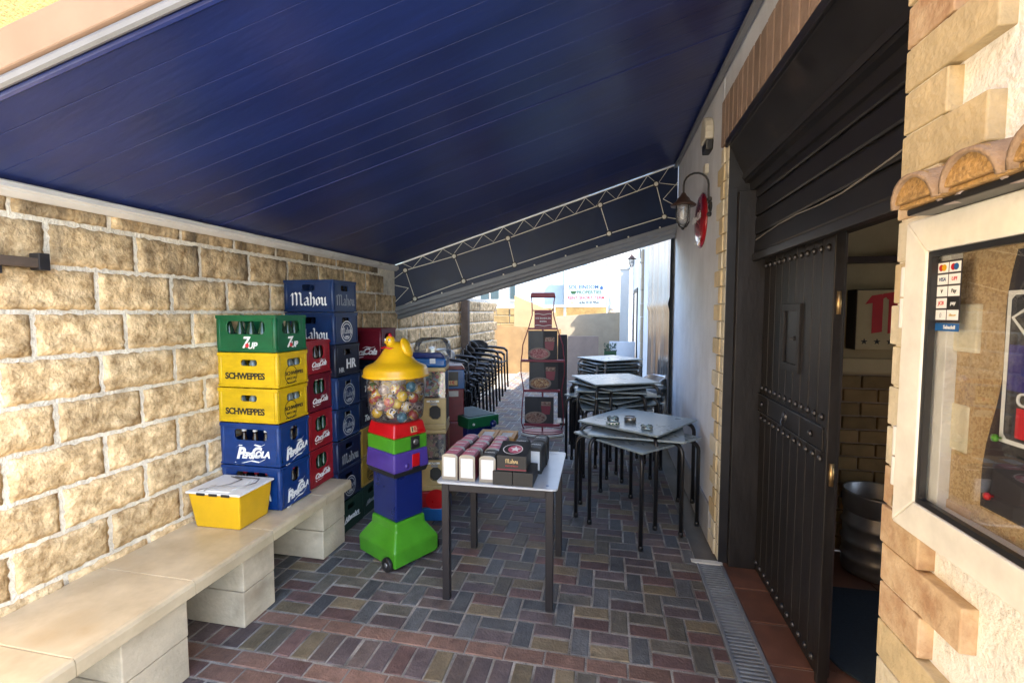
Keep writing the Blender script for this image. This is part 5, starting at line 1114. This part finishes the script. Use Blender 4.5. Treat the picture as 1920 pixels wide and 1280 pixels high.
pt = thing('green_planter', 'dark green planter box by the low grey wall', 'planter', (.07, 12.6, -.05)); MB().use('planter_green').box(-.16, .16, -.15, .15, 0, .72).build('box', pt, .02)
hg = MB().use('planter_green'); rh = random.Random(4)
for k in range(260):
    x_, y_, z_ = rh.uniform(-.16, .16), rh.uniform(-.15, .15), rh.uniform(.72, .92); a = rh.uniform(0, 6.28); d_ = Vector((math.cos(a), math.sin(a), rh.uniform(-.3, .8))) * .035; e_ = Vector((-math.sin(a), math.cos(a), .2)) * .014; c_ = Vector((x_, y_, z_)); hg.poly([c_ - d_, c_ + e_, c_ + d_, c_ - e_])
tag(hg.build('foliage', pt), kind='stuff')
gw = thing('garden_wall', 'sunlit yellow stone wall closing the alley on the left', 'wall', (0, 14.9, -.06)); MB().use('mortar').box(-6, -1.7, .02, .3, 0, 1.95).build('core', gw)
rs = random.Random(8); z = 0
while z < 1.9:
    h_ = rs.choice([.2, .26, .3]); x = -4.3
    while x < -1.75:
        w_ = rs.uniform(.25, .55); MB().use('yellow_stone').box(x, min(x + w_ - .02, -1.7), -rs.uniform(.01, .04), .02, z, min(z + h_ - .02, 1.95)).build('stone', gw, .012); x += w_
    z += h_
ho = thing('white_house', 'overexposed white house beyond the far end of the alley', 'building', (0, 19.5, -.06)); MB().use('white_render').box(-9, 6, 0, 5, 0, 6.5).build('wall', ho)
MB().use('yellow_stone').box(-4.5, -.05, -.06, 0, .3, 1.95).build('stone_plinth', ho); MB().use('sign_frame').box(-4.6, .0, -.05, -.001, 1.97, 2.06).build('ledge', ho)
for xa, xb in ((-4.1, -3.25), (-5.4, -4.6)):
    wd = MB().use('dark_glass').box(xa, xb, -.03, -.002, 2.3, 3.3).build('window', ho); MB().use('white_alu').box(xa - .06, xb + .06, -.06, -.031, 2.22, 2.3).box((xa + xb) / 2 - .02, (xa + xb) / 2 + .02, -.05, -.031, 2.301, 3.3).build('frame', wd)
sb = thing('estate_sign', 'pale blue property rental sign with dark blue and red lettering', 'sign', (-.86, 18.6, 2.62)); MB().use('sign_white').box(-.80, .82, 0, .05, -.68, .95).build('board', sb, .01); MB().use('sign_frame').panel((-.84, -.012, -.72), (1, 0, 0), (0, 0, 1), (0, -1, 0), 1.70, 1.71, .06, (.045, 1.655, .045, 1.665), .01).build('frame', sb)
def sline(tx, size, z, m, x=0, bold=.004): put(text_mesh(tx, size, 0, bold, m), 'lettering', sb, (x, -.0015, z), (1, 0, 0), (0, 0, 1))
sline('SOL EINDOM', .20, .06, 'print_blue', -.1); sline('PROPERTIES', .18, -.15, 'planter_green', .12); sline('RENT SHORT TERM', .165, -.36, 'print_red', .0); sline('636 010 954', .15, -.55, 'print_black', .12)
MB().use('print_blue').prism([(.52, .02), (.60, .12), (.68, .02), (.65, .02), (.65, -.04), (.55, -.04), (.55, .02)], 'y', -.004, -.0005).build('house_logo', sb); MB().use('planter_green').prism([(-.62, -.09), (-.36, -.09), (-.42, -.21), (-.56, -.21)], 'y', -.004, -.0005).build('leaf_logo', sb); MB().use('print_gold').box(-.62, -.48, -.004, -.0005, -.61, -.49).build('stripe_logo', sb)
for k, x in enumerate((-.84, .80)): MB().use('sign_frame').box(x, x + .05, .052, .1, -2.68, .9).build('post', sb)
bp_ = thing('blank_billboard', 'blank white billboard left of the rental sign', 'billboard', (-2.75, 18.9, 2.62)); MB().use('sign_white').box(-.98, .98, 0, .05, -.62, .8).build('board', bp_, .01); MB().use('sign_frame').box(-1.02, -.985, -.01, .05, -2.68, .84).box(.985, 1.02, -.01, .05, -2.68, .84).build('post', bp_)
ww = thing('white_pillar', 'white rendered gate pillar at the far right of the alley', 'pillar', (.50, 15.2, -.06)); MB().use('white_render').box(-.13, .14, -.13, .13, 0, 3.1).build('shaft', ww, .006); MB().use('white_render').box(-.17, .18, -.17, .17, 3.1005, 3.2).build('cap', ww, .01)
st_ = thing('garden_statue', 'small white garden statue on an orange pot by the far pillar', 'statue', (.12, 16.6, 1.55)); MB().use('quoin_orange', True).lathe([(.10, 0), (.14, .16), (.12, .2)], 14).build('pot', st_); MB().use('white_render', True).lathe([(.12, .2), (.15, .3), (.09, .45), (.13, .6), (.07, .72), (.08, .8), (.0005, .88)], 14).build('figure', st_); MB().use('render_cream').box(-.16, .16, -.16, .16, -1.6, -.001).build('plinth', st_)
pst = tag(MB().use('wood_weathered').box(-.06, .06, -.06, .06, -.03, 1.9).build('timber_post', None, .008, (XL + .10, 7.42, 0)), 'square weathered timber post against the block wall', 'post')
